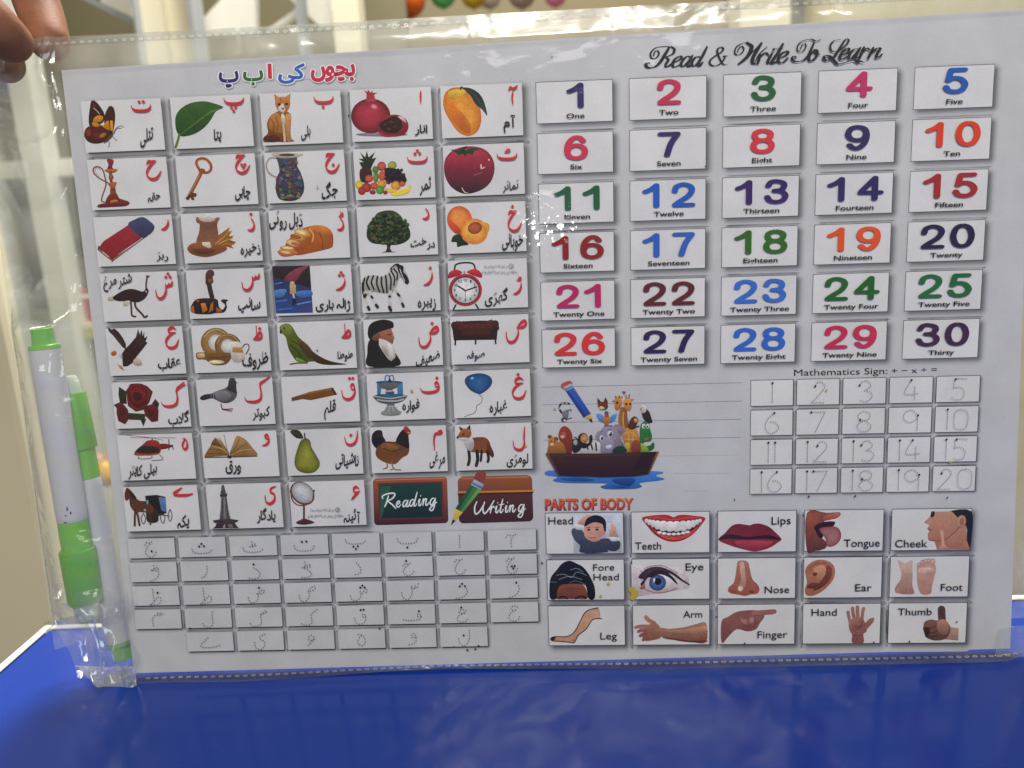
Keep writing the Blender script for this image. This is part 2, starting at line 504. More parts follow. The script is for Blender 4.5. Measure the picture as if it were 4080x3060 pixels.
_be = [[(0, .1), (.02, .5), (.18, .9), (.5, 1), (.82, .88), (.97, .45), (1, 0)]]
_jim = [[(0, .2), (.14, .06), (.36, .08), (.62, .03)], [(.62, .03), (.36, .2), (.1, .45), (.0, .7), (.12, .9), (.42, 1), (.75, .9), (1, .58)]]
_dal = [[(.45, 0), (.82, .28), (.97, .6), (.78, .9), (.35, 1), (0, .95)]]
_re = [[(.95, 0), (.98, .35), (.78, .7), (.42, .93), (0, 1)]]
_sin = [[(1, 0), (.97, .2), (.87, .26), (.8, .1)], [(.81, .12), (.76, .28), (.66, .3), (.6, .16)], [(.6, .16), (.62, .6), (.46, .92), (.25, 1), (.07, .85), (.0, .5)]]
_sad = [[(.56, .3), (.76, .08), (.92, 0), (1, .1), (.9, .25), (.72, .32), (.55, .32)], [(.57, .3), (.6, .62), (.44, .92), (.22, 1), (.05, .85), (.0, .5)]]
_tah = [[(.3, 0), (.36, .88)], [(.0, 1), (.38, .78), (.75, .5), (1, .62), (.9, .88), (.5, .99), (.0, 1)]]
_ain = [[(.78, .1), (.52, 0), (.26, .08), (.2, .2), (.36, .29), (.74, .25)], [(.6, .28), (.2, .45), (0, .7), (.12, .92), (.45, 1), (.8, .9), (1, .6)]]
LET = {
    'ا': ([[(.6, 0), (.35, .5), (.55, 1)]], []),
    'آ': ([[(0, .24), (.2, .1), (.5, .16), (.75, .12), (1, 0)], [(.5, .32), (.4, .65), (.5, 1)]], []),
    'ب': (_sh(_be, 0, 0, 1, .52), [(.48, .88)]), 'پ': (_sh(_be, 0, 0, 1, .42), [(.38, .68), (.6, .66), (.5, .92)]),
    'ت': (_sh(_be, 0, .42, 1, 1), [(.4, .1), (.62, .08)]), 'ٹ': (_sh(_be, 0, .55, 1, 1) + _sh(TAH, .36, 0, .66, .45), []),
    'ث': (_sh(_be, 0, .55, 1, 1), [(.5, .08), (.38, .32), (.62, .3)]),
    'ج': (_jim, [(.55, .62)]), 'چ': (_jim, [(.42, .55), (.66, .54), (.55, .7)]), 'ح': (_jim, []), 'خ': (_sh(_jim, 0, .2, 1, 1), [(.3, .05)]),
    'د': (_dal, []), 'ڈ': (_sh(_dal, 0, .42, 1, 1) + _sh(TAH, .2, 0, .95, .34), []), 'ذ': (_sh(_dal, 0, .3, 1, 1), [(.45, .06)]),
    'ر': (_re, []), 'ڑ': (_sh(_re, 0, .4, 1, 1) + _sh(TAH, .4, 0, 1, .3), []), 'ز': (_sh(_re, 0, .28, 1, 1), [(.75, .06)]),
    'ژ': (_sh(_re, 0, .4, 1, 1), [(.55, .06), (.35, .22), (.8, .22)]),
    'س': (_sin, []), 'ش': (_sh(_sin, 0, .32, 1, 1), [(.75, .04), (.62, .17), (.88, .17)]),
    'ص': (_sad, []), 'ض': (_sh(_sad, 0, .18, 1, 1), [(.68, .04)]), 'ط': (_tah, []), 'ظ': (_tah, [(.75, .22)]),
    'ع': (_ain, []), 'غ': (_sh(_ain, 0, .18, 1, 1), [(.4, .04)]),
    'ف': ([[(.97, .6), (.84, .62), (.8, .45), (.9, .36), (1, .52), (.98, .78), (.82, .93), (.5, 1), (.15, .95), (0, .72)]], [(.9, .08)]),
    'ق': ([[(.98, .52), (.8, .56), (.7, .44), (.82, .33), (.96, .42), (1, .7), (.8, .93), (.42, 1), (.1, .88), (0, .58)]], [(.6, .07), (.86, .06)]),
    'ک': ([[(1, 0), (.78, .16), (.62, .3), (.66, .65), (.62, .9), (.4, 1), (.1, .97), (0, .82)]], []),
    'گ': ([[(1, .1), (.8, .2), (.64, .34), (.68, .65), (.62, .9), (.4, 1), (.1, .97), (0, .82)], [(.95, 0), (.66, .22)]], []),
    'ل': ([[(.95, 0), (.9, .5), (.93, .75), (.74, .97), (.4, 1), (.1, .88), (0, .62)]], []),
    'م': ([[(.6, .02), (.95, .0), (1, .1), (.7, .15), (.3, .16), (.1, .32), (.06, .6), (.14, 1)]], []),
    'ن': ([[(1, 0), (1, .42), (.84, .82), (.5, 1), (.15, .86), (0, .42)]], [(.5, .32)]),
    'و': ([[(.9, .36), (.5, .34), (.4, .14), (.68, 0), (.95, .2), (.98, .6), (.62, .9), (0, 1)]], []),
    'ہ': ([[(.15, 0), (.7, .1), (1, .5), (.85, .9), (.4, 1), (.02, .75), (.12, .4), (.5, .1)]], []),
    'ء': ([[(.95, .14), (.6, 0), (.3, .12), (.3, .36), (.62, .46), (1, .33)], [(1, .33), (.5, .65), (0, 1)]], []),
    'ی': ([[(.98, 0), (.6, .1), (.52, .3), (.88, .48), (.88, .78), (.5, 1), (.1, .88), (0, .5)]], []),
    'ے': ([[(.42, 0), (.22, .35), (.03, .7), (.08, .9), (.4, .97), (.75, .92), (1, .75)]], []),
}


def pen_letter(I, ch, box, c, w):
    st, dots = LET[ch]; x0, y0, x1, y1 = box; q = w * 0.42
    X = lambda p: (x0 + q + p[0] * (x1 - x0 - 2 * q), y0 + q + p[1] * (y1 - y0 - 2 * q))
    for i, s in enumerate(st): I.stroke(c, w * (.5 if ch in 'ٹڈڑ' and i >= len(st) - 2 else 1), [X(p) for p in s], pen=('nib', 72, 0.42), taper=0.55)
    for d in dots:
        x, y = X(d); r = w * 0.62; I.poly(c, [(x - r, y), (x, y - r), (x + r, y), (x, y + r)])


def dotted(I, strokes, X, c, step, w, ln):
    for s in strokes:
        P = smooth_curve([X(p) for p in s], False, 10)
        acc = 0.0; nxt = 0.0
        for i in range(1, len(P)):
            d = P[i] - P[i - 1]; l = np.linalg.norm(d)
            if l < 1e-6: continue
            while nxt <= acc + l:
                t = (nxt - acc) / l; m = P[i - 1] + d * t; u = d / l
                a, b = m - u * ln / 2, m + u * ln / 2; n = np.array([-u[1], u[0]]) * w / 2
                I.poly(c, [tuple(a + n), tuple(b + n), tuple(b - n), tuple(a - n)]); nxt += step
            acc += l


# skeleton digits (x, y down) for the round-ended numerals
DIG = {
    '0': (1.0, [[(.5, 0), (.15, .12), (0, .5), (.15, .88), (.5, 1), (.85, .88), (1, .5), (.85, .12)]], True),
    '1': (.73, [[(0, .3), (.5, .19), (.95, .02)], [(.97, .0), (.97, 1)]], False),
    '2': (1.0, [[(.02, .32), (.12, .1), (.5, 0), (.88, .1), (.97, .32), (.75, .58), (.3, .82), (.04, .98)], [(.04, 1), (1, 1)]], False),
    '3': (1.0, [[(.04, .22), (.2, .04), (.5, 0), (.85, .08), (.92, .26), (.75, .42), (.4, .46)], [(.4, .46), (.82, .52), (1, .72), (.85, .93), (.5, 1), (.15, .93), (0, .75)]], False),
    '4': (1.1, [[(.72, 0), (.05, .66)], [(.04, .7), (1, .7)], [(.72, .0), (.72, 1)]], False),
    '5': (1.0, [[(.95, 0), (.25, .0)], [(.22, .02), (.1, .48)], [(.1, .48), (.35, .38), (.75, .42), (1, .66), (.85, .92), (.5, 1), (.15, .94), (0, .78)]], False),
    '6': (1.0, [[(.9, .18), (.7, .02), (.4, .02), (.1, .25), (0, .6), (.12, .9), (.5, 1), (.86, .92), (1, .68), (.85, .46), (.5, .38), (.15, .46), (.03, .64)]], False),
    '7': (1.0, [[(.05, 0), (.98, 0)], [(.98, .02), (.62, .45), (.4, 1)]], False),
    '8': (1.0, [[(.5, 0), (.15, .08), (.06, .24), (.2, .41), (.5, .46), (.8, .41), (.94, .24), (.85, .08)], [(.5, .46), (.12, .54), (0, .74), (.15, .94), (.5, 1), (.85, .94), (1, .74), (.88, .54)]], True),
    '9': (1.0, [[(.97, .36), (.85, .55), (.5, .62), (.15, .54), (0, .32), (.14, .08), (.5, 0), (.88, .1), (1, .4), (.9, .75), (.6, .98), (.3, .98), (.1, .84)]], False),
}
TDIG = {  # thin tracing digits: strokes, start spots
    '0': [[(.5, 0), (.1, .12), (0, .5), (.1, .88), (.5, 1), (.9, .88), (1, .5), (.9, .12), (.5, 0)]],
    '1': [[(.5, 0), (.5, 1)]], '2': [[(.25, .2), (.4, .02), (.7, 0), (.95, .2), (.7, .5), (0, 1)], [(0, 1), (.95, 1)]],
    '3': [[(.1, .2), (.35, .0), (.7, .02), (.9, .25), (.5, .46)], [(.5, .46), (.9, .55), (1, .78), (.6, 1), (.1, .92)]],
    '4': [[(.45, 0), (0, .66), (1, .66)], [(.7, .35), (.7, 1)]], '5': [[(1, 0), (.25, 0), (.15, .42)], [(.15, .42), (.6, .4), (.9, .62), (.75, .95), (.3, 1), (0, .9)]],
    '6': [[(.65, 0), (.2, .3), (0, .65), (.2, .95), (.6, 1), (1, .75), (.7, .46), (.3, .45)]], '7': [[(0, 0), (1, 0)], [(1, 0), (.3, 1)]],
    '8': [[(.2, .42), (.05, .2), (.45, 0), (.9, .15), (.8, .4), (.4, .48), (0, .72), (.3, 1), (.8, .95), (1, .72), (.6, .48), (.2, .42)]],
    '9': [[(1, .25), (.6, 0), (.1, .1), (0, .38), (.4, .6), (.9, .45), (1, .25)], [(1, .25), (.97, 1)]],
}
TSTART = {'1': (.5, 0), '2': (.25, .2), '3': (.1, .2), '4': (.45, 0), '5': (.25, 0), '6': (.65, 0), '7': (0, 0), '8': (.2, .42), '9': (1, .25)}

# script lower case: strokes with x to the right and y up, x-height 1
_bowl = [(.72, .82), (.48, 1), (.16, .75), (0, .3), (.12, .02), (.36, .15), (.74, .85)]
SCR = {
    'e': (.62, [[(0, .45), (.42, .58), (.56, .85), (.36, 1), (.1, .75), (0, .35), (.14, .03), (.4, .06), (.72, .42)]]),
    'a': (.86, [_bowl, [(.84, 1), (.6, .3), (.64, .03), (.82, .08), (1, .38)]]),
    'd': (.9, [_bowl, [(1.18, 2.05), (.66, .3), (.7, .03), (.88, .08), (1.05, .38)]]),
    'r': (.6, [[(-.02, .55), (.25, 1), (.05, .0)], [(.13, .5), (.4, .9), (.6, 1), (.68, .8)]]),
    'i': (.4, [[(0, .6), (.24, 1), (.06, .25), (.14, .02), (.32, .1), (.48, .42)], [(.38, 1.4), (.41, 1.5)]]),
    't': (.46, [[(.5, 1.75), (.1, .3), (.15, .02), (.34, .08), (.5, .42)], [(-.02, 1.02), (.62, 1.08)]]),
    'o': (.66, [[(.4, 1), (.1, .72), (.02, .3), (.2, 0), (.5, .25), (.6, .72), (.4, 1), (.58, .84), (.85, .92)]]),
    'n': (.92, [[(-.02, .55), (.25, 1), (.04, .0)], [(.12, .5), (.42, .95), (.62, .92), (.5, .4), (.54, .03), (.74, .1), (.95, .45)]]),
    'g': (.9, [_bowl, [(.84, 1), (.55, -.35), (.25, -.8), (-.1, -.62), (.25, -.2), (1.0, .4)]]),
}
# ------------------------------------------------------------------ printed pictures (coordinates read off enlarged crops: origin x, y and scale)
K = {'R1': (0, 0, .4973), 'R2': (1000, 150, .5425), 'P3': (0, 800, .4521), 'P4': (1000, 800, .5425), 'Q1': (0, 1500, .4521), 'Q2': (1000, 1450, .5425),
     'Q3': (2080, 1450, .4521), 'Q7': (2100, 1950, .4219), 'Q8': (3000, 1950, .4883), 'R3': (2080, 100, .4521)}
A = {}
A['butterfly'] = ('R1', 'orange and brown butterfly', [
        ('G', '#3a1d18', '735,808 770,815 815,870 840,925 830,975 780,1005 722,1012 712,950 722,860'), ('G', '#3c2019', '880,850 910,862 924,920 918,1000 903,1065 875,1090 842,1020 838,940 858,880'),
    ('G', '#471f1b', '722,1010 684,1040 678,1095 712,1138 770,1152 835,1138 885,1098 870,1040 800,1000'),
    ('G', '#b87a20', '752,950 790,925 825,935 820,965 780,985 748,985'), ('G', '#b47522', '738,985 790,992 795,1015 755,1015'), ('F', '#b87a20', '822,1015 858,968 872,968 880,1030 880,1050'), ('F', '#c08626', '885,965 905,970 908,1055 888,1045 882,1000'),
    ('E', '#6e2a2a', 712, 1065, 24, 34, 10), ('E', '#5a231f', 778, 1085, 34, 34, 0), ('E', '#8c5a20', 825, 1085, 32, 18, -30), ('E', '#5a2530', 755, 860, 14, 26, 0),
    ('S', '#c9c0b8', 4, '752,868 775,885 800,915'), ('T', '#52402a', 20, '912,1065 885,1100 835,1148'), ('S', '#6e5f6c', 4, '910,1065 935,1025 970,1008 995,1020'), ('S', '#6e5f6c', 4, '915,1070 940,1030 975,1028'),
    ('S', '#55454c', 4, '905,1095 940,1130'), ('S', '#55454c', 4, '870,1125 880,1150 872,1180')])
A['leaf'] = ('R1', 'green serrated leaf', [
    ('G', '#35592b>#254020', '1405,985 1410,930 1440,880 1495,840 1560,818 1640,812 1720,830 1790,860 1730,895 1690,960 1640,1020 1570,1068 1500,1090 1445,1090 1415,1050'),
    ('F', '#4b6a38', '1445,1085 1560,1000 1680,910 1780,862 1690,890 1570,975 1450,1070'), ('L', '#23401e', 3, '1500,1040 1500,930'), ('L', '#23401e', 3, '1570,985 1580,870'), ('L', '#23401e', 3, '1560,1000 1640,1005'), ('L', '#23401e', 3, '1640,935 1700,940'), ('L', '#23401e', 3, '1640,935 1660,850'),
    ('S', '#5d6a36', 20, '1438,1080 1425,1130 1408,1180')])
A['cat'] = ('R2', 'ginger cat sitting upright', [
    ('G', '#8a5626>#5e3018', '190,545 235,535 290,560 295,620 290,690 300,745 320,760 250,768 180,765 100,768 92,735 125,700 118,630 145,575'),
    ('G', '#4c2418', '95,740 150,715 200,722 215,760 130,768'), ('G', '#a06a34', '185,550 225,590 240,690 205,700 150,680 130,640 150,580'),
    ('G', '#b17d4a', '255,570 292,570 290,640 285,700 300,750 270,762 255,690'), ('F', '#a5693c', '170,412 215,445 180,475'), ('F', '#b07040', '292,410 240,445 285,475'), ('G', '#a86a38', '178,470 195,440 260,436 288,470 280,520 250,550 215,548 188,515'),
    ('F', '#c8b8ac', '235,480 255,530 240,556 205,535 200,515'), ('E', '#2b1a12', 208, 490, 11, 9, 0), ('E', '#2b1a12', 262, 488, 11, 9, 0), ('E', '#7a3a34', 236, 522, 9, 7, 0),
    ('G', '#c9b5a6', '225,560 250,580 250,640 228,620'), ('S', '#c2a48a', 16, '240,640 245,700 250,760'), ('S', '#6e3d20', 6, '150,600 170,640 165,690'), ('S', '#6e3d20', 6, '180,580 200,630 195,680'), ('S', '#6a3a1e', 5, '215,445 222,465')])
A['pomegranate'] = ('R2', 'whole and split red pomegranate', [
    ('E', '#70707a', 960, 712, 190, 14, 0), ('E', '#5a1522*#a83346', 880, 575, 145, 128, 0), ('F', '#8c2a36>#a03844', '845,470 850,415 830,385 855,400 860,382 880,405 890,385 895,405 930,405 905,420 920,470'),
    ('E', '#b86a78', 905, 508, 26, 17, 15), ('G', '#7e2430', '920,650 960,595 1050,565 1130,590 1158,655 1120,715 1010,728 940,700'), ('G', '#2c1017', '940,640 1000,595 1060,575 1105,615 1110,660 1060,700 980,690'),
    ('E', '#54131f', 985, 640, 16, 12, 0), ('E', '#5e1a28', 1030, 620, 16, 12, 0), ('E', '#4c1220', 1060, 655, 16, 12, 0), ('E', '#5e1a28', 1015, 670, 16, 12, 0), ('G', '#c4a4a0', '1080,580 1120,585 1142,625 1115,610'), ('G', '#9a3040', '940,690 1000,715 1100,712 1020,730 960,722')])
A['mango'] = ('R2', 'ripe orange mango with a dark leaf', [
    ('G', '#b8651f*#e2913a', '1412,470 1425,410 1470,372 1530,365 1590,375 1640,420 1680,510 1692,600 1670,680 1620,718 1570,718 1510,680 1450,590 1420,530'), ('G', '#c96a2a', '1440,470 1520,520 1600,620 1610,700 1560,690 1480,600'),
    ('G', '#d9a040', '1450,400 1520,378 1580,395 1540,430 1460,450'), ('G', '#1d2830>#28372e', '1560,370 1620,375 1680,415 1715,480 1735,572 1700,530 1650,490 1615,430'), ('S', '#4a5550', 3, '1570,372 1640,420 1690,490 1730,565'), ('S', '#2c2018', 9, '1538,382 1545,362 1560,372')])
A['hookah'] = ('R1', 'brown hookah with a looped hose', [
    ('S', '#6e3038', 10, '865,1465 800,1430 755,1390 750,1350 780,1335 820,1355 840,1410 850,1480 825,1560 815,1610 850,1620'), ('S', '#9a6a4c', 4, '790,1410 760,1370 775,1345 810,1360'),
    ('G', '#7a2a2c', '858,1278 905,1278 912,1300 900,1335 912,1360 862,1360 870,1320'), ('G', '#9a5a32', '840,1360 940,1355 920,1382 870,1385'), ('S', '#7c4428', 24, '888,1380 886,1420'), ('E', '#8a4a2c', 892, 1420, 20, 22, 0), ('S', '#7a3a26', 22, '890,1440 898,1470'),
    ('G', '#8c5232', '865,1470 935,1460 925,1500 930,1550 885,1550 885,1500'), ('E', '#5a2f28', 908, 1518, 17, 12, 0), ('G', '#6c2a20', '890,1550 935,1550 960,1590 1000,1605 985,1640 860,1640 855,1595'), ('G', '#b06a2a', '890,1610 935,1600 950,1630 890,1640'),
    ('G', '#6a2430', '830,1630 900,1625 1000,1605 1040,1625 1010,1650 900,1658 790,1662 790,1642')])
A['key'] = ('R1', 'old brown key', [
    ('S', '#8c4a22', 22, '1600,1360 1575,1310 1590,1278 1640,1272 1685,1310 1690,1360 1655,1385 1610,1365 1600,1360'), ('S', '#b07244', 6, '1600,1345 1580,1305 1605,1282 1650,1285 1680,1320'), ('E', '#82441f', 1620, 1372, 26, 22, 0), ('S', '#86481f', 28, '1615,1380 1570,1470 1505,1590'), ('S', '#b57a48', 6, '1605,1395 1560,1480 1500,1582'),
    ('F', '#5c3218', '1540,1540 1580,1552 1570,1580 1552,1575 1560,1605 1535,1600 1530,1580 1510,1600 1485,1590')])
A['jug'] = ('R2', 'jug of coloured glass mosaic', [
    ('S', '#8c8078', 13, '190,885 140,885 112,930 125,985 170,1020 195,1025'), ('S', '#c4bcb4', 4, '185,882 140,880 108,930 122,990'), ('G', '#38404e', '195,870 330,870 335,930 365,990 390,1070 385,1140 340,1190 270,1200 205,1180 182,1110 190,1030 210,980 200,920'),
    ('G', '#aaa098', '150,850 260,845 380,855 365,870 320,880 210,885'), ('E', '#4a3a3a', 265, 862, 60, 10, 0), ('S', '#8a8c94', 5, '205,960 260,985 330,965')])
A['fruit'] = ('R2', 'heap of mixed fruit with a pineapple', [
    ('F', '#24301f', '800,840 840,880 850,832 865,880 910,840 890,890 922,880 895,930 880,965 820,965 795,915 830,915 790,890 825,890'), ('G', '#34221c', '805,965 880,965 890,1030 860,1065 805,1050'), ('G', '#231826', '980,970 1040,955 1100,985 1140,1030 1130,1065 1010,1060'),
    ('E', '#7d2a22*#b85848', 960, 945, 32, 34, 0), ('E', '#6a7026*#a0a24a', 1038, 938, 32, 30, 0), ('E', '#8a2c20*#c45a40', 868, 1035, 30, 28, 0), ('E', '#963426*#c85a48', 965, 1015, 28, 34, 0), ('E', '#56702c', 915, 970, 24, 26, 0), ('E', '#5a7430', 918, 1025, 20, 40, 0),
    ('E', '#a08a2a*#d8c048', 795, 1080, 28, 30, 0), ('E', '#7a1a20*#b03a3c', 850, 1100, 36, 34, 0), ('E', '#7a1a20*#a8343a', 815, 1125, 28, 30, 0), ('E', '#8c2a20*#c05848', 905, 1090, 28, 26, 0), ('E', '#a06020*#d8963a', 960, 1080, 32, 34, 0), ('E', '#7a2028', 1010, 1055, 20, 22, 0), ('E', '#a85a24*#e0a044', 1065, 1085, 36, 34, 0), ('E', '#98382a*#c86048', 1110, 1065, 26, 28, 0),
    ('E', '#2f6a24*#5a9a3c', 948, 1118, 30, 30, 0), ('E', '#8c2226', 895, 1135, 22, 16, 0), ('E', '#8c2226', 988, 1138, 16, 14, 0), ('T', '#d0b838', 36, '1172,1085 1150,1120 1090,1142 1030,1150'), ('T', '#c8aa30', 26, '985,1112 1030,1125 1070,1120')])
A['tomato'] = ('R2', 'dark red glossy tomato', [
    ('G', '#93283a>#241a2c', '1418,960 1428,890 1480,830 1560,802 1650,800 1730,830 1780,900 1788,980 1760,1060 1700,1115 1610,1145 1540,1140 1470,1095 1430,1030'), ('G', '#a43446>#7a2236', '1440,900 1500,835 1600,815 1700,830 1765,910 1740,950 1600,960 1460,950'),
    ('F', '#1d3a26', '1465,820 1520,828 1560,805 1575,830 1620,808 1700,815 1640,835 1630,862 1590,850 1570,875 1555,850 1530,862'), ('S', '#1a3020', 14, '1562,835 1568,815 1580,803'), ('E', '#d8a8a0', 1690, 945, 5, 18, 0), ('E', '#c89a94', 1705, 958, 20, 5, -20), ('E', '#e0c4b8', 1748, 898, 6, 6, 0), ('S', '#d0b898', 6, '1550,1105 1570,1135 1590,1140'), ('S', '#b05a62', 5, '1640,1010 1700,990')])
A['eraser'] = ('P3', 'red and blue eraser', [
    ('G', '#5a3a2e', '865,420 875,400 980,500 1260,330 1355,225 1358,255 1330,290 1280,325 1000,530 985,532 870,440'), ('F', '#8c2c34>#7c1f2a', '870,415 915,355 1130,215 1250,330 1000,500 985,512'), ('G', '#3c3f5c', '1130,212 1200,160 1240,145 1280,150 1350,205 1358,240 1330,280 1255,328'), ('L', '#a07a66', 6, '875,430 985,525 1120,440')])
A['sack'] = ('P3', 'brown sack of flour with wheat ears', [
    ('G', '#8a5a30', '1900,330 1960,280 2025,235 2010,275 2045,265 2020,310 2060,310 2030,345 2080,365 2040,395 2060,420 1980,400 1920,400'), ('S', '#b8863e', 8, '1910,370 1970,320 2020,265'), ('S', '#b8863e', 8, '1920,385 1990,350 2050,330'), ('S', '#a87636', 7, '1930,395 2000,380 2060,385'),
    ('G', '#6e4436>#7c5240', '1735,160 1760,205 1755,280 1735,340 1740,385 1840,400 1915,360 1925,290 1915,210 1930,150 1870,200 1790,205'), ('G', '#85584a', '1730,150 1745,145 1830,165 1930,145 1925,180 1870,205 1790,205 1735,190'), ('G', '#c2b8ae', '1750,155 1800,140 1830,112 1862,145 1900,150 1880,180 1800,185'),
    ('G', '#7c4a2e', '1655,410 1700,375 1780,370 1900,380 1980,390 2000,430 1920,470 1820,495 1720,480 1665,450'), ('G', '#5c3624', '1700,430 1800,420 1900,430 1850,470 1740,465'), ('F', '#c0b4a4', '1780,365 1850,362 1865,405 1845,420 1790,395')])
A['bread'] = ('P4', 'sliced loaf of bread', [
    ('G', '#a45c2c>#8c4422', '330,230 400,195 490,180 560,195 600,240 605,310 590,345 520,365 430,385 350,400 300,385 250,330'), ('G', '#b86a30', '420,200 500,185 570,205 600,250 560,260 480,230'), ('E', '#c98a4a', 380, 235, 62, 30, 15), ('E', '#dcae78', 372, 232, 46, 18, 15), ('E', '#b87a40', 345, 268, 58, 26, 12), ('E', '#8a4c2c', 330, 265, 40, 14, 12), ('E', '#d8a070', 310, 310, 52, 24, 15), ('E', '#a4603a', 330, 318, 36, 12, 15),
    ('E', '#c07a42', 268, 350, 54, 18, 5), ('E', '#e0b488', 270, 346, 46, 11, 5), ('G', '#b06a38', '195,372 240,355 320,365 345,385 300,405 230,408'), ('E', '#d8a676', 255, 378, 40, 12, 8), ('S', '#7a3c1e', 6, '505,235 525,300 525,360'), ('S', '#d49a58', 10, '430,210 460,250 450,300')])
A['tree'] = ('P4', 'round bushy green tree', [
    ('F', '#3a2a1e', '995,310 1030,310 1022,350 1035,372 1070,378 955,380 990,372 1000,345'), ('G', '#2a3826', '850,230 865,170 900,130 930,90 990,72 1050,75 1100,110 1130,160 1165,210 1168,270 1120,310 1050,325 960,320 890,310 855,275')])
A['apricot'] = ('P4', 'whole and halved apricot', [
    ('E', '#b8522c*#e08a44', 1532, 140, 92, 102, -10), ('G', '#c04a30', '1445,130 1460,190 1500,240 1560,245 1530,200 1480,150'), ('E', '#cc6a2c*#e8a850', 1640, 225, 100, 95, 10), ('G', '#e09038', '1690,155 1745,170 1748,220 1700,280 1720,210'), ('E', '#7a3228*#a85c40', 1645, 200, 52, 44, -15), ('G', '#1f3026', '1472,300 1490,255 1540,250 1560,285 1600,320 1550,330 1515,338 1510,305')])
A['ostrich'] = ('P3', 'dark ostrich standing', [
    ('S', '#5a4040', 16, '1290,790 1290,730 1298,675'), ('E', '#5a4244', 1302, 667, 16, 11, 0), ('F', '#6a4a48', '1310,660 1328,664 1310,672'), ('G', '#b0a494', '955,850 1000,835 1030,860 1000,880 955,880'), ('G', '#2f2022', '1000,845 1070,800 1130,778 1190,780 1260,800 1290,770 1312,790 1300,830 1270,870 1210,895 1130,885 1050,885 1005,870'),
    ('G', '#b4a896', '1090,890 1140,880 1150,900 1115,928 1092,925'), ('S', '#4a2c30', 16, '1155,890 1160,960 1165,1010 1195,1020'), ('S', '#4a2c30', 18, '1190,890 1200,940 1255,1000 1275,1025 1298,1015'), ('S', '#c0b4a4', 8, '1285,795 1295,805')])
A['snake'] = ('P3', 'coiled cobra rearing up', [
    ('S', '#33242a', 42, '1855,640 1840,700 1852,780 1870,850'), ('G', '#4a302c', '1815,640 1840,610 1880,615 1890,650 1875,670 1880,720 1820,740 1812,690'), ('F', '#7a4a2c', '1832,690 1872,690 1876,712 1838,722'), ('G', '#2a2024', '1680,950 1700,900 1740,865 1840,858 1915,870 1930,930 1960,960 1985,920 1950,885 1965,868 2012,875 1995,895 2000,945 1970,985 1900,990 1850,1000 1740,998 1690,980'),
    ('F', '#a05a24', '1682,950 1705,920 1720,990 1690,985'), ('F', '#b06a2c', '1770,905 1810,900 1830,960 1790,990'), ('F', '#a05a24', '1860,910 1880,890 1880,960 1840,990'), ('F', '#98522a', '1905,940 1950,960 1960,985 1910,985'), ('F', '#8a4c24', '1725,880 1760,870 1750,900')])
A['hail'] = ('P4', 'painting of a figure under a hailstorm', [
    ('F', '#282438>#30447a', '155,480 432,476 456,822 185,828'), ('F', '#2a2228', '160,484 430,480 438,640 300,600 170,560'), ('G', '#7a3a48', '240,585 270,540 330,500 420,478 380,520 330,590 280,595'), ('G', '#4a70a8', '175,660 260,650 240,700 185,710'), ('G', '#4468a8', '330,670 440,660 446,700 360,710'),
    ('S', '#3c5fa8', 14, '190,740 260,730'), ('S', '#5a80b4', 10, '340,760 440,740'), ('S', '#3e62a4', 12, '200,800 300,790'), ('S', '#54386a', 10, '360,800 440,790'), ('S', '#5878ac', 8, '180,610 230,600'), ('F', '#a8946a', '285,615 330,615 332,680 288,685'), ('E', '#b49a70', 305, 605, 18, 14, 0), ('S', '#b8b0b0', 12, '312,685 318,720'), ('S', '#1c1c28', 14, '315,720 312,760'), ('S', '#1c1c28', 10, '318,720 330,750')])
A['zebra'] = ('P4', 'striped zebra walking', [
    ('G', '#a4a09e', '815,600 840,555 900,545 960,558 1010,530 1050,480 1080,470 1120,485 1160,575 1160,605 1140,612 1110,570 1085,580 1075,620 1050,660 1030,680 960,680 900,670 870,690 830,690'), ('S', '#b4b0ae', 26, '845,670 838,710 850,770 865,795'), ('S', '#b4b0ae', 24, '870,670 900,730 930,770'), ('S', '#b4b0ae', 24, '1025,670 1020,740 1025,795'), ('S', '#b4b0ae', 22, '1060,650 1090,700 1120,770'),
    ('S', '#18151a', 12, '835,570 825,620 828,660'), ('S', '#18151a', 13, '865,555 850,600 870,650'), ('S', '#18151a', 12, '900,552 885,600 905,650'), ('S', '#18151a', 12, '930,555 925,610 945,665'), ('S', '#18151a', 12, '960,560 960,610 975,670'), ('S', '#18151a', 12, '990,550 995,600 1000,670'), ('S', '#18151a', 11, '1015,535 1030,580 1025,650'), ('S', '#18151a', 11, '1030,515 1055,560 1050,620'), ('S', '#18151a', 11, '1048,495 1075,535 1072,580'),
    ('G', '#1b181c', '1075,472 1120,480 1120,520 1145,550 1162,590 1150,612 1130,600 1100,545 1085,520'), ('S', '#c8c4c4', 5, '1095,500 1110,545 1130,590'), ('S', '#18151a', 20, '842,690 836,705'), ('S', '#18151a', 20, '862,780 870,797'), ('S', '#18151a', 20, '920,765 932,780'), ('S', '#18151a', 22, '1018,780 1028,802'), ('S', '#18151a', 18, '1112,755 1122,775'), ('S', '#18151a', 14, '885,700 895,712'), ('S', '#18151a', 14, '1016,700 1024,702'), ('S', '#18151a', 14, '1078,682 1092,695'), ('S', '#18151a', 7, '818,600 820,660 830,700'), ('S', '#18151a', 14, '1030,500 1060,472 1085,468'), ('S', '#b4b0ae', 6, '1040,500 1062,478')])
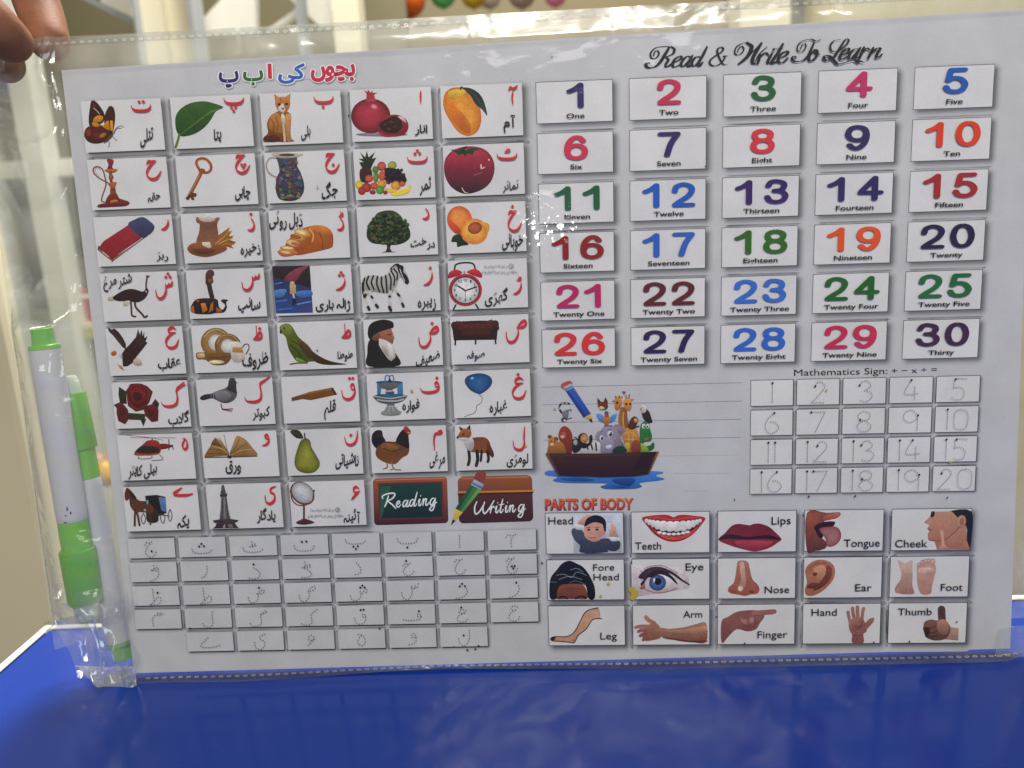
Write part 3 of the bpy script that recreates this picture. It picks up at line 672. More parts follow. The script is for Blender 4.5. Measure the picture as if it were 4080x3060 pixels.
A['clock'] = ('P4', 'red twin-bell alarm clock', [
    ('S', '#222228', 12, '1495,510 1505,470 1560,455 1630,462 1650,510'), ('G', '#a82c38', '1452,570 1455,530 1490,508 1530,510 1548,535'), ('G', '#a82c38', '1590,530 1605,510 1650,500 1690,530 1690,565'), ('S', '#888890', 14, '1568,520 1568,540'), ('S', '#303034', 12, '1505,765 1488,795'), ('S', '#303034', 12, '1650,760 1670,790'), ('E', '#b03642', 1575, 655, 122, 118, 0), ('E', '#6c2028', 1575, 655, 106, 102, 0), ('E', '#c8c8cc', 1575, 657, 98, 94, 0),
    ('L', '#101014', 12, '1575,660 1520,625'), ('L', '#101014', 10, '1575,660 1660,632'), ('L', '#303034', 4, '1575,660 1578,730'), ('E', '#7a2a30', 1575, 660, 8, 8, 0)])
A['eagle'] = ('P3', 'brown eagle with raised wings', [
    ('F', '#2e2224', '950,1112 985,1135 1010,1125 1050,1160 1085,1210 1110,1260 1112,1310 1080,1290 1040,1240 1000,1190 960,1150'), ('F', '#32211f', '1100,1310 1150,1260 1200,1200 1218,1128 1232,1180 1250,1135 1258,1195 1272,1150 1274,1210 1302,1192 1284,1240 1302,1252 1272,1290 1240,1330 1200,1380 1170,1430 1120,1460 1085,1460 1080,1400 1075,1350'),
    ('G', '#b09c90', '1180,1400 1225,1385 1255,1440 1220,1455 1180,1440'), ('G', '#b4b0b4', '1030,1340 1060,1345 1080,1370 1075,1395'), ('G', '#b0542a', '980,1340 1010,1320 1030,1335 1020,1360 990,1365'), ('F', '#b8743a', '1035,1440 1070,1450 1100,1498 1060,1478'), ('S', '#4a3430', 5, '985,1140 1030,1200 1080,1270'), ('S', '#4e3832', 5, '1240,1170 1230,1230 1180,1300'), ('S', '#4e3832', 5, '1270,1220 1230,1290')])
A['dishes'] = ('P3', 'patterned plates, cups and a milk jug', [
    ('E', '#8a6a3e', 1905, 1250, 135, 130, 10), ('E', '#c0c0c0', 1910, 1250, 72, 72, 0), ('S', '#c8b494', 5, '1800,1200 1850,1150 1920,1135 1990,1170'), ('E', '#7e5c34', 2010, 1280, 118, 110, 10), ('E', '#b8baba', 2010, 1280, 62, 62, 0), ('S', '#c4a878', 4, '1915,1260 1960,1190 2050,1190 2110,1250'), ('G', '#6a4a28', '1730,1345 1780,1335 1890,1340 2020,1340 2040,1380 1990,1440 1880,1445 1810,1400 1740,1395'), ('G', '#b89a6a', '1740,1350 1800,1345 1800,1380 1750,1385'), ('E', '#cbb894', 1910, 1420, 70, 18, 0), ('S', '#3e2a18', 5, '1830,1375 1920,1385 2020,1370'),
    ('G', '#c0b8b0', '2020,1250 2060,1240 2130,1255 2150,1330 2160,1390 2120,1420 2060,1415 2035,1350 2040,1290'), ('F', '#a8784a', '2050,1290 2135,1290 2145,1340 2050,1335'), ('S', '#4a3428', 8, '2140,1290 2160,1265 2190,1265 2195,1300 2170,1350')])
A['parrot'] = ('P4', 'green parrot with a long tail', [
    ('G', '#5a6426>#38421c', '210,930 240,905 280,905 310,935 350,1000 420,1060 460,1110 540,1160 620,1185 705,1200 640,1205 560,1200 470,1180 400,1185 340,1180 300,1130 275,1080 255,1000 225,970'), ('G', '#6a7432', '215,930 245,908 285,915 300,960 260,1000 230,965'), ('G', '#4a3820', '340,1020 400,1055 460,1120 480,1160 420,1150 370,1090'), ('G', '#3a2c1c', '440,1110 520,1150 600,1190 700,1200 560,1205 470,1180'), ('E', '#4a2c22', 220, 962, 9, 15, 0), ('E', '#1e1e18', 245, 935, 7, 7, 0),
    ('G', '#5a8a30', '330,1150 400,1180 380,1195 350,1190'), ('S', '#6a4230', 10, '290,1200 340,1192 415,1190'), ('S', '#2c3018', 7, '290,1060 340,1100 370,1150'), ('S', '#2c3018', 6, '300,1030 360,1060 410,1110')])
A['old_man'] = ('P4', 'old man in a black cap with a long white beard', [
    ('G', '#17161a', '862,1040 900,1000 960,1040 1020,1080 1070,1130 1090,1210 862,1215 855,1120'), ('G', '#8a5a44', '930,950 1020,935 1040,970 1050,1010 1030,1060 960,1040 925,1010'), ('G', '#6e4636', '885,980 930,960 950,1010 920,1030 890,1015'), ('F', '#b4aaa4', '940,1010 980,1020 1030,1045 1060,1100 1062,1150 1030,1178 1005,1160 970,1110 940,1060'), ('G', '#a29a94', '950,1050 990,1080 1010,1140 975,1110'), ('G', '#d0c8c2', '1000,1050 1040,1070 1050,1130 1030,1160'),
    ('G', '#131316', '858,960 870,915 910,885 980,872 1040,890 1046,930 1000,945 940,965 900,990 880,1018 862,1000'), ('S', '#2a1a16', 6, '1000,985 1030,982'), ('F', '#a0705a', '1040,960 1056,1010 1035,1015')])
A['sofa'] = ('P4', 'dark leather chesterfield sofa', [
    ('G', '#3a1d1e', '1500,890 1560,885 1650,880 1740,880 1800,885 1800,960 1500,960'), ('F', '#4c2422', '1520,905 1790,900 1790,955 1520,960'), ('F', '#2a1a1e', '1500,955 1800,950 1800,1020 1500,1025'), ('F', '#452020', '1545,958 1760,954 1760,985 1545,990'), ('E', '#3c2022', 1495, 915, 26, 28, 0), ('E', '#3c2022', 1795, 905, 26, 28, 0), ('F', '#2e1a1e', '1478,930 1520,930 1520,1025 1490,1025'), ('F', '#2e1a1e', '1775,920 1815,920 1805,1020 1775,1020'),
    ('F', '#54342c', '1505,880 1545,895 1565,878 1560,905 1510,905'), ('F', '#54342c', '1725,885 1770,870 1780,890 1740,900'), ('L', '#1a1418', 12, '1502,1020 1500,1062'), ('L', '#1a1418', 12, '1650,1020 1650,1055'), ('L', '#1a1418', 12, '1795,1015 1798,1052'), ('E', '#6a3a34', 1580, 925, 4, 4, 0), ('E', '#6a3a34', 1620, 930, 4, 4, 0), ('E', '#6a3a34', 1660, 925, 4, 4, 0), ('E', '#6a3a34', 1700, 928, 4, 4, 0)])
A['roses'] = ('Q1', 'bunch of dark red roses', [
    ('F', '#2a2e24', '1050,90 1110,130 1120,240 1060,240 1045,160'), ('F', '#2a2e24', '1340,240 1370,195 1405,240 1390,290'), ('F', '#28301f', '1235,370 1290,370 1265,442'), ('F', '#2a2e24', '1002,250 1060,225 1050,300'), ('F', '#303424', '1120,320 1290,330 1270,385 1140,380'), ('F', '#561a20', '1110,130 1150,65 1200,60 1245,62 1300,85 1348,135 1320,220 1280,290 1200,310 1130,260'), ('G', '#6e2024', '1150,130 1200,100 1270,120 1290,190 1240,240 1170,220'), ('G', '#421418', '1175,150 1215,135 1250,160 1240,205 1190,205'), ('S', '#7c2a2e', 8, '1130,110 1180,75 1250,75'), ('S', '#7a282c', 8, '1150,250 1220,290 1290,250'), ('S', '#380f14', 7, '1140,150 1160,220 1220,260 1280,220'), ('S', '#380f14', 6, '1180,120 1230,110 1280,140'), ('S', '#86343a', 6, '1120,150 1135,210 1160,250'), ('S', '#86343a', 6, '1300,110 1320,150 1305,210'),
    ('F', '#581c24', '1030,240 1080,230 1130,290 1140,370 1105,420 1045,390 1030,320'), ('G', '#48161c', '1060,270 1100,280 1110,330 1070,340'), ('F', '#5a1c26', '1290,260 1350,240 1400,290 1395,390 1340,400 1290,350 1270,300'), ('G', '#48161c', '1310,290 1350,290 1360,335 1320,340')])
A['pigeon'] = ('Q1', 'grey pigeon standing', [
    ('G', '#55555c', '1765,185 1800,160 1860,150 1920,125 1980,105 2010,80 2015,40 2035,12 2065,15 2080,45 2085,110 2090,160 2060,210 2000,235 1940,225 1880,195 1820,200 1775,205'), ('G', '#6e6a72', '1870,150 1960,120 2040,160 2000,215 1920,205'), ('G', '#36343a', '2010,80 2020,30 2050,12 2078,40 2085,110 2085,150 2040,130 2000,110'), ('S', '#2c2c30', 9, '1890,160 1900,190'), ('S', '#2c2c30', 9, '1870,155 1875,180'), ('F', '#3a3236', '2070,40 2092,52 2085,65 2070,55'), ('S', '#6e3030', 9, '1950,240 1965,285 2050,285'), ('S', '#6e3030', 9, '1960,290 2045,305'), ('G', '#2a2a2e', '1765,185 1830,155 1860,185 1790,208')])
A['reed_pen'] = ('Q2', 'brown reed pen', [
    ('F', '#7a4a22>#5e3a1c', '298,248 430,205 602,172 634,225 440,266 380,258 300,274'), ('F', '#4c2c18', '602,172 634,225 615,229 585,177'), ('S', '#96622e', 6, '380,225 500,200 590,185')])
A['fountain'] = ('Q2', 'tiered stone fountain with blue water', [
    ('F', '#3f6e98', '925,135 1115,130 1118,225 1075,228 1075,160 960,165 950,235 928,235'), ('E', '#2d4c66', 1015, 135, 98, 12, 0), ('S', '#4a7aa4', 10, '985,125 990,90 1010,85 1018,120'), ('S', '#4a7aa4', 10, '1018,120 1022,88 1045,88 1048,125'), ('G', '#54585a', '945,145 1085,140 1070,175 1040,185 1040,200 1000,200 990,185 960,178'), ('E', '#8c9090', 1020, 208, 34, 18, 0), ('F', '#3a4044', '995,205 1050,205 1055,240 990,240'), ('E', '#2c5068', 1025, 235, 120, 16, 0), ('G', '#4c5256', '895,235 930,245 1025,252 1120,243 1152,228 1120,270 1060,290 990,292 930,275'), ('S', '#a8acac', 7, '900,235 1025,252 1150,230'),
    ('S', '#9a9e9e', 12, '930,262 1000,272 1080,270 1120,258'), ('F', '#5a5e60', '1000,290 1052,290 1060,320 1000,322'), ('G', '#8a8e8c', '1000,310 1055,308 1085,340 1105,350 1090,372 1030,380 965,372 958,352 980,340'), ('S', '#4a4e4e', 5, '1010,315 990,350'), ('S', '#4a4e4e', 5, '1030,315 1030,355'), ('S', '#4a4e4e', 5, '1048,315 1070,345'), ('E', '#2a2a2e', 1020, 122, 10, 14, 0)])
A['balloon'] = ('Q2', 'blue balloon on a string', [
    ('G', '#163658*#2a5a90', '1570,125 1590,90 1640,72 1700,70 1755,92 1772,130 1755,170 1715,205 1680,220 1630,205 1590,170'), ('F', '#1c3f68', '1662,222 1675,212 1692,222'), ('E', '#7aa4c8', 1625, 105, 14, 9, -20), ('S', '#3a3a44', 4, '1676,225 1698,250 1690,285 1660,305 1655,335 1640,360 1600,375 1568,388')])
A['helicopter'] = ('Q1', 'red helicopter in flight', [
    ('L', '#7a4a48', 5, '1105,515 1340,540'), ('L', '#a05048', 5, '1150,540 1550,540'), ('L', '#66666c', 4, '1340,540 1440,562'), ('S', '#3a3034', 10, '1342,545 1342,560'), ('G', '#6a2426', '1405,600 1440,590 1500,600 1530,610 1490,630 1420,640'), ('L', '#4a3436', 8, '1490,550 1490,650'), ('L', '#4a3436', 8, '1520,600 1530,645'), ('G', '#7a2a28', '1185,675 1210,640 1260,600 1300,565 1360,560 1400,575 1420,640 1400,680 1320,695 1200,695'), ('G', '#2a2426', '1200,655 1245,615 1310,612 1390,625 1400,660 1320,672 1220,670'), ('S', '#a04a3c', 10, '1190,680 1300,692 1400,680'), ('S', '#4a4a50', 6, '1225,705 1230,725 1330,720 1340,700'), ('S', '#4a4a50', 6, '1340,740 1435,730 1410,690')])
A['book'] = ('Q1', 'old open book with fanned pages', [
    ('G', '#8c6a40', '1805,710 1830,650 1870,590 1895,540 1950,570 2000,640 2020,690 1960,700 1880,705'), ('G', '#96744a', '2025,690 2050,610 2080,530 2110,525 2170,560 2220,620 2270,690 2180,705 2100,705'), ('G', '#6a4a2a', '1860,600 1895,545 1920,570 1960,620 1910,610'), ('S', '#54381f', 5, '1850,640 1950,650 2018,690'), ('S', '#54381f', 5, '1830,680 1930,675 2018,695'), ('S', '#c0a070', 5, '1870,610 1960,640 2015,685'), ('S', '#54381f', 5, '2040,680 2090,600 2110,540'), ('S', '#54381f', 5, '2045,690 2120,620 2180,590'), ('S', '#c0a070', 5, '2040,690 2130,650 2220,640'),
    ('L', '#5a4228', 9, '1805,712 2020,708'), ('L', '#5a4228', 9, '2020,708 2270,700'), ('F', '#3a2a20', '2005,695 2045,695 2040,720 2010,720'), ('L', '#6a5a48', 4, '2012,680 1975,510'), ('L', '#6a5a48', 4, '2010,660 1930,530')])
A['pear'] = ('Q2', 'green pear with a leaf', [
    ('G', '#4e5420*#8c8a34', '350,600 370,560 405,545 435,565 445,610 480,670 505,720 500,760 465,795 410,803 350,785 322,740 325,680'), ('G', '#34301e', '288,495 320,482 360,495 385,545 340,545 310,525'), ('S', '#4a3824', 10, '400,555 395,530 395,510'), ('S', '#54502e', 3, '295,495 340,515 380,545')])
A['hen'] = ('Q2', 'brown hen', [
    ('G', '#211c22', '890,520 920,488 960,490 970,530 990,570 970,630 920,620 888,575'), ('G', '#5c3422>#6e4426', '930,610 985,570 1060,570 1120,540 1160,600 1155,660 1110,690 1060,735 990,725 930,690 915,650'), ('G', '#231d20', '1065,570 1090,510 1120,480 1150,490 1160,560 1160,620 1110,600'), ('G', '#7a4e2e', '960,590 1030,585 1090,620 1040,660 970,650'), ('G', '#9a3434', '1120,478 1130,460 1150,462 1176,498 1160,520 1140,510'), ('F', '#b89a60', '1150,498 1176,505 1155,512'), ('S', '#8a6a46', 10, '1000,725 1000,760 975,770'), ('S', '#8a6a46', 10, '1035,725 1050,770 1100,778'), ('S', '#8a6a46', 8, '1050,770 1025,778'), ('S', '#3e2418', 6, '970,620 1040,640 1100,620')])
A['fox'] = ('Q2', 'red fox standing', [
    ('G', '#6e3f2a>#7c4a30', '1580,560 1640,540 1720,540 1755,580 1760,640 1720,655 1650,650 1600,640 1575,600'), ('G', '#5a3022', '1740,560 1765,610 1785,660 1775,688 1745,660 1730,620'), ('S', '#2a2022', 22, '1600,640 1605,700 1595,740'), ('S', '#2a2022', 24, '1660,640 1665,700 1655,745'), ('S', '#2a2022', 18, '1695,640 1690,690 1688,710'), ('S', '#2a2022', 20, '1735,640 1745,690 1740,718'), ('G', '#a8a4a6', '1560,560 1620,540 1640,590 1620,640 1585,620'),
    ('F', '#2c2224', '1527,458 1560,475 1545,505'), ('F', '#2c2224', '1610,445 1580,478 1615,500'), ('G', '#8c5234', '1535,500 1560,475 1605,480 1620,510 1600,545 1560,550 1515,548 1518,530'), ('G', '#b4aeb0', '1515,545 1560,540 1600,545 1580,565 1540,558'), ('E', '#18141a', 1518, 540, 8, 9, 0), ('E', '#18141a', 1560, 515, 7, 6, 0)])
A['carriage'] = ('Q1', 'brown horse drawing a covered carriage', [
    ('S', '#46464c', 8, '1500,1170 1518,1225 1500,1278 1482,1225 1500,1170'), ('S', '#46464c', 8, '1435,1200 1455,1245 1438,1295 1415,1245 1435,1200'), ('S', '#46464c', 8, '1265,1205 1285,1250 1268,1300 1245,1250 1265,1205'), ('F', '#26242a', '1280,1050 1380,1042 1460,1060 1470,1200 1400,1230 1300,1180'), ('F', '#5272a0', '1400,1062 1460,1070 1470,1195 1425,1180'), ('F', '#1e1c20', '1290,1060 1385,1050 1420,1190 1300,1160'), ('G', '#33281f', '1300,1150 1380,1170 1395,1275 1310,1285 1290,1230'), ('S', '#3c3a40', 8, '1380,1210 1500,1230'),
    ('G', '#4a2a20>#5c3628', '1100,1040 1115,985 1135,985 1165,1030 1200,1070 1240,1095 1300,1100 1350,1150 1340,1200 1260,1195 1190,1190 1150,1140 1140,1080 1120,1095 1105,1080'), ('G', '#2e1a16', '1140,990 1200,1060 1195,1085 1150,1040'), ('F', '#6e9a96', '1290,1090 1310,1088 1310,1125 1295,1125'), ('S', '#4e2e22', 18, '1195,1180 1190,1240 1190,1312'), ('S', '#4e2e22', 18, '1205,1180 1220,1240 1232,1310'), ('S', '#4e2e22', 16, '1325,1200 1328,1300'), ('E', '#a8a0a0', 1280, 1175, 10, 10, 0)])
A['monument'] = ('Q1', 'tall tapering stone tower monument', [
    ('G', '#504c52', '1952,970 1965,952 1978,970 1985,1000 1990,1030 1945,1030 1950,1000'), ('F', '#3c383c', '1938,1035 2006,1030 2000,1060 1942,1062'), ('F', '#5e5a5e', '1948,1060 1998,1058 2015,1180 2035,1260 1935,1262 1945,1160'), ('L', '#38343a', 8, '1965,1065 1955,1255'), ('L', '#38343a', 8, '1990,1065 2012,1255'), ('L', '#807c80', 6, '1978,1065 1985,1255'), ('F', '#3e3230', '1875,1268 1960,1255 2040,1255 2105,1265 2090,1285 1890,1290'), ('F', '#3a2e2e', '1910,1290 2070,1285 2090,1320 2110,1335 1875,1340 1900,1320'), ('F', '#8a8284', '1965,1320 1985,1300 1990,1338 1965,1338'), ('F', '#6a6264', '2010,1305 2040,1300 2060,1330 2020,1335')])
A['mirror'] = ('Q2', 'round tilting table mirror on a stand', [
    ('E', '#5c3e34', 378, 950, 98, 76, 40), ('E', '#a8a9ad', 380, 946, 88, 68, 40), ('S', '#5c3e34', 9, '292,935 305,1000 345,1035 400,1035 450,1005 462,930'), ('E', '#4a302a', 292, 935, 7, 9, 0), ('E', '#4a302a', 463, 932, 7, 9, 0), ('S', '#5a3a2e', 15, '390,1035 390,1140'), ('G', '#4a2c24', '335,1160 385,1135 400,1135 455,1155 462,1168 400,1180 345,1175')])
A['head'] = ('Q7', 'toddler in a grey top touching his head', [
    ('F', '#a4acb6', '430,235 893,225 898,595 440,598'), ('G', '#3c4250', '418,400 440,365 500,370 540,410 560,460 640,485 720,460 790,470 850,480 880,500 870,560 820,585 760,575 750,595 510,597 500,530 450,480'), ('G', '#b08a7c', '470,340 500,285 560,245 640,238 620,265 560,290 545,345 520,360'), ('G', '#b8bcc4', '440,355 460,325 540,345 530,375 480,380'), ('G', '#b08a7c', '780,440 775,390 750,350 790,385 785,310 815,330 840,350 845,400 860,440 850,480 800,475'), ('G', '#b8bcc4', '780,450 860,455 875,480 800,488'),
    ('G', '#b58c7e>#a87a6a', '540,360 560,330 640,310 710,325 735,370 740,420 705,450 680,480 630,492 570,470 540,430'), ('G', '#1e1a22', '540,345 560,280 610,250 660,242 715,262 745,310 742,400 725,380 712,330 650,310 600,320 555,345'), ('E', '#2a2024', 582, 380, 15, 10, 0), ('E', '#2a2024', 660, 378, 16, 10, 0), ('E', '#96685c', 612, 415, 14, 8, 0), ('S', '#7a4240', 8, '590,452 618,458 645,450'), ('S', '#4a3430', 5, '560,360 600,358'), ('S', '#4a3430', 5, '640,357 685,357')])
A['teeth'] = ('Q7', 'open smiling mouth with white teeth and red lips', [
    ('G', '#8c2a2a', '1085,268 1180,245 1290,238 1345,245 1382,262 1420,245 1480,238 1580,248 1683,268 1640,340 1570,420 1480,475 1382,494 1290,475 1200,420 1130,340'), ('G', '#a03830>#b04434', '1150,330 1230,420 1320,470 1400,478 1500,455 1580,400 1630,330 1540,400 1440,440 1340,440 1240,410'), ('G', '#2c1818', '1110,285 1200,290 1382,300 1560,290 1650,282 1600,350 1530,400 1440,430 1330,430 1240,400 1160,345'), ('S', '#b4524a', 8, '1150,262 1260,270 1382,285 1500,268 1610,262')]
    + [('G', '#d2d0d2', '%d,%d %d,%d %d,%d %d,%d' % (x, a, x + w, a, x + w, b, x, b)) for x, w, a, b in ((1115, 26, 280, 312), (1142, 30, 288, 330), (1173, 36, 294, 350), (1210, 44, 300, 368), (1256, 60, 304, 384), (1318, 62, 308, 388), (1382, 62, 308, 388), (1446, 56, 304, 384), (1504, 44, 300, 368), (1550, 36, 294, 350), (1588, 30, 288, 328), (1620, 24, 280, 308))]
    + [('E', '#c0bcc0', x, y, 24, 13, 0) for x, y in ((1250, 405), (1295, 414), (1340, 420), (1385, 420), (1430, 418), (1475, 410), (1515, 400))])
A['lips'] = ('Q7', 'closed dark red lips', [
    ('G', '#5e2428>#7c2c34', '1806,475 1870,410 1930,345 1990,325 2050,330 2100,338 2140,325 2200,322 2280,350 2330,390 2401,466 2370,500 2280,555 2160,585 2060,570 1920,530'), ('G', '#301a1e', '1810,475 1880,425 1960,425 2060,445 2150,440 2260,430 2330,440 2398,468 2350,475 2260,465 2140,470 2020,470 1900,465'), ('G', '#8c3840', '1960,490 2100,480 2240,485 2320,490 2260,540 2160,570 2040,550')])
A['fore_head'] = ('Q7', 'forehead under wavy black hair', [
    ('G', '#7a4c3a>#5e3428', '275,1030 280,940 320,890 420,880 520,895 560,950 570,1030 480,1034 380,1034'), ('G', '#14151c', '220,1030 210,930 225,830 280,760 330,700 400,672 470,700 520,725 570,780 610,850 640,930 638,1028 580,1030 565,950 540,900 420,890 320,905 285,960 278,1030'), ('S', '#6e7684', 6, '280,810 350,800 420,830 470,780 560,810'), ('S', '#6e7684', 6, '410,760 470,745 530,780'), ('S', '#7a8290', 5, '300,850 400,820 520,850'), ('S', '#5e6674', 5, '400,880 460,862 550,895'), ('S', '#5e6674', 6, '215,870 280,875'), ('S', '#5a3428', 5, '320,970 420,955 530,970'), ('S', '#5a3428', 4, '320,945 430,930 520,945'), ('S', '#261a1a', 16, '300,1020 340,1008 380,1028'), ('S', '#261a1a', 16, '460,1028 510,1006 555,1020')])
A['eye'] = ('Q7', 'blue eye with dark lashes', [
    ('F', '#b4adb0', '985,710 1530,740 1530,935 1200,985 990,1020'), ('G', '#c4bcbe', '1110,920 1170,840 1260,790 1340,810 1420,900 1400,945 1300,970 1180,960'), ('G', '#3c2c30', '1050,830 1110,760 1190,730 1280,735 1380,780 1470,850 1530,890 1530,905 1450,860 1360,800 1260,775 1180,800 1120,860 1090,920 1070,890 1100,850'), ('E', '#2c3a68*#50689a', 1232, 880, 80, 76, 0), ('E', '#14161e', 1235, 868, 34, 34, 0), ('F', '#d0d4da', '1190,840 1210,838 1205,880 1192,872'), ('G', '#2a2024', '1130,820 1200,765 1300,770 1390,840 1420,900 1340,830 1250,800 1170,830'), ('S', '#8a5a56', 9, '1090,925 1130,950 1220,975 1320,965 1420,930'), ('S', '#8a7276', 8, '1120,740 1200,718 1300,725 1420,790'), ('F', '#8a5a50', '1060,930 1110,880 1120,930 1080,945')]
    + [('S', '#2a2026', 4, '%d,%d %d,%d' % (a, b, a - 40, b - 34)) for a, b in ((1110, 800), (1140, 775), (1100, 830), (1095, 860))])
A['nose'] = ('Q7', 'nose seen from the front', [
    ('G', '#96685a>#8a4a3c', '1985,690 2010,672 2060,672 2090,695 2105,760 2130,850 2180,900 2195,950 2170,985 2120,990 2060,1005 2000,995 1940,985 1900,965 1905,925 1950,880 1970,800'), ('G', '#b08878', '2010,690 2045,690 2060,800 2065,880 2040,940 2000,920 2020,840 2010,760'), ('E', '#c4a498', 2015, 935, 26, 28, 0), ('E', '#6e342c', 2120, 965, 26, 14, 10), ('E', '#7a4038', 1955, 965, 22, 12, -10), ('S', '#7a4438', 6, '1910,920 1950,905 1965,940')])
A['leg'] = ('Q7', 'drawn bare leg bent at the knee', [
    ('G', '#b08a72>#a87e66', '672,1118 600,1132 545,1165 500,1250 450,1340 410,1375 360,1390 260,1392 222,1410 235,1425 300,1432 400,1440 440,1448 460,1420 480,1380 560,1320 625,1225 690,1220'), ('S', '#17161c', 9, '672,1118 600,1132 545,1165 500,1250 450,1340 410,1375 360,1390 260,1390 225,1405 240,1428 320,1434 400,1442 442,1446 462,1418 485,1375 560,1315 620,1228 705,1220'), ('G', '#2a2024', '222,1408 262,1392 265,1415 240,1425'), ('S', '#17161c', 5, '420,1420 445,1425')])
A['arm'] = ('Q7', 'arm with an open hand', [
    ('G', '#96705c>#6a4434', '1260,1310 1340,1315 1480,1300 1580,1275 1690,1262 1690,1440 1560,1442 1420,1425 1280,1400'), ('G', '#5a382a', '1280,1390 1420,1410 1560,1430 1690,1425 1690,1440 1560,1444 1420,1428'), ('G', '#a0785f', '1290,1330 1480,1320 1680,1290 1680,1340 1480,1360'), ('G', '#8c6050', '1112,1300 1150,1275 1200,1250 1250,1290 1270,1340 1260,1400 1200,1420 1120,1430 1090,1400 1100,1350'), ('S', '#94685a', 38, '1200,1260 1150,1235 1122,1205'), ('S', '#8e6254', 30, '1140,1290 1070,1290 1025,1302'), ('S', '#82564a', 30, '1130,1335 1080,1330 1052,1340'), ('S', '#7c5044', 30, '1130,1375 1090,1372 1070,1380'), ('S', '#744a3e', 26, '1140,1410 1110,1410 1096,1420'), ('S', '#5e3c34', 5, '1110,1312 1060,1310'), ('S', '#5e3c34', 5, '1120,1355 1075,1352')])
A['finger'] = ('Q7', 'hand with a pointing index finger', [
    ('G', '#7c524a>#6a423c', '1835,1250 1900,1200 1980,1155 2080,1140 2160,1140 2220,1150 2240,1200 2200,1260 2160,1320 2080,1340 1980,1320 1900,1390 1838,1448'), ('S', '#8a5a54', 44, '2140,1168 2250,1158 2335,1152'), ('S', '#5e3c38', 5, '2140,1190 2230,1182 2320,1176'), ('E', '#8a6058', 2050, 1245, 50, 38, 20), ('S', '#54342f', 6, '2000,1230 2050,1280 2110,1290'), ('S', '#54342f', 6, '2120,1200 2160,1250 2140,1300'), ('E', '#8e6860', 2120, 1235, 26, 38, 10)])
A['tongue'] = ('Q8', 'open mouth with the tongue stuck out', [
    ('G', '#7c4636>#54302a', '440,190 600,190 710,188 690,230 580,265 500,300 520,360 600,430 590,480 520,495 440,500'), ('F', '#7c4636', '440,190 560,190 520,300 440,420'), ('G', '#9a5444', '580,215 700,192 680,235 590,260'), ('F', '#c8c0bc', '580,258 680,238 665,262 590,272'), ('G', '#2a1a1a', '500,300 580,265 665,262 655,300 600,320 560,400 520,360'), ('G', '#744444*#98686a', '540,325 600,305 680,305 716,350 712,410 670,455 610,465 590,400'), ('G', '#5a3a30', '500,395 550,420 592,455 560,492 500,490')])
A['cheek'] = ('Q8', 'profile of a face with a finger on the cheek', [
    ('G', '#1a191d', '1600,178 1780,178 1782,400 1765,480 1740,420 1740,300 1640,220'), ('F', '#a67c68>#90604a', '1460,180 1620,178 1660,220 1740,300 1745,420 1770,488 1500,488 1480,420 1430,410 1425,360 1440,345 1425,310 1440,290 1395,268 1440,225'), ('S', '#7c4e3c', 10, '1440,412 1520,420 1580,400 1640,350 1690,300'), ('E', '#a67a64', 1700, 260, 38, 52, 10), ('E', '#8a5c4a', 1702, 258, 18, 30, 10), ('G', '#2a2426', '1455,182 1480,180 1478,215 1450,225'), ('S', '#7a4038', 8, '1425,320 1455,335'), ('S', '#b48c78', 24, '1538,342 1546,420 1552,462'), ('F', '#a8806e', '1500,488 1528,455 1565,450 1612,488')])
A['ear'] = ('Q8', 'ear seen from the side', [
    ('G', '#96644e>#8a5640', '425,660 450,615 500,582 560,572 625,590 662,630 668,690 645,750 590,810 540,845 480,868 435,860 422,820 440,760 430,700'), ('G', '#6a3a30', '600,620 640,640 645,690 610,760 540,810 490,820 560,740 590,680'), ('G', '#a87a5a', '490,650 540,620 590,630 590,690 550,740 500,760 520,700'), ('E', '#5a3028', 505, 690, 20, 14, -20), ('G', '#623630', '440,790 480,760 540,770 500,805 450,805'), ('S', '#b08a6a', 9, '500,670 560,660 580,700'), ('S', '#6e4436', 6, '460,640 520,600 600,605')])
A['foot'] = ('Q8', 'foot from above and the sole of a foot', [
    ('G', '#b49a90>#8c665a', '1185,580 1240,600 1298,578 1300,640 1302,700 1300,780 1315,830 1310,852 1260,856 1200,850 1160,830 1165,790 1200,740 1210,680'), ('S', '#7c564c', 4, '1225,800 1215,845'), ('S', '#7c564c', 4, '1250,800 1248,850'), ('S', '#7c564c', 4, '1280,800 1282,850'), ('S', '#a07c70', 22, '1180,815 1172,835'), ('G', '#a88678>#9c7466', '1340,630 1370,605 1430,600 1480,610 1490,650 1475,730 1460,790 1450,845 1400,858 1365,840 1345,780 1338,700'), ('E', '#a88478', 1352, 612, 14, 18, 15), ('E', '#a88478', 1380, 592, 15, 20, 10), ('E', '#a88478', 1408, 585, 15, 20, 5), ('E', '#a88478', 1432, 580, 15, 20, 0), ('E', '#b08c7e', 1465, 588, 20, 26, 0), ('G', '#b4948a', '1360,640 1470,640 1470,680 1400,700 1350,690')])
A['hand'] = ('Q8', 'open palm with spread fingers', [
    ('G', '#8a5e56>#6e443e', '785,1080 830,1050 890,1045 915,1090 930,1110 925,1160 900,1180 900,1250 810,1250 808,1185 785,1140'), ('S', '#8a6058', 26, '795,1090 780,1030 775,1000'), ('S', '#8e645a', 28, '828,1060 815,1000 812,968'), ('S', '#8e645a', 28, '855,1055 852,990 852,958'), ('S', '#8a6058', 26, '888,1055 895,1000 902,970'), ('T', '#80564c', 44, '900,1140 935,1100 985,1048'), ('S', '#5a3834', 5, '815,1100 850,1120 900,1110'), ('S', '#5a3834', 5, '830,1150 870,1120 895,1070'), ('S', '#5e3c36', 4, '812,1190 895,1188')])
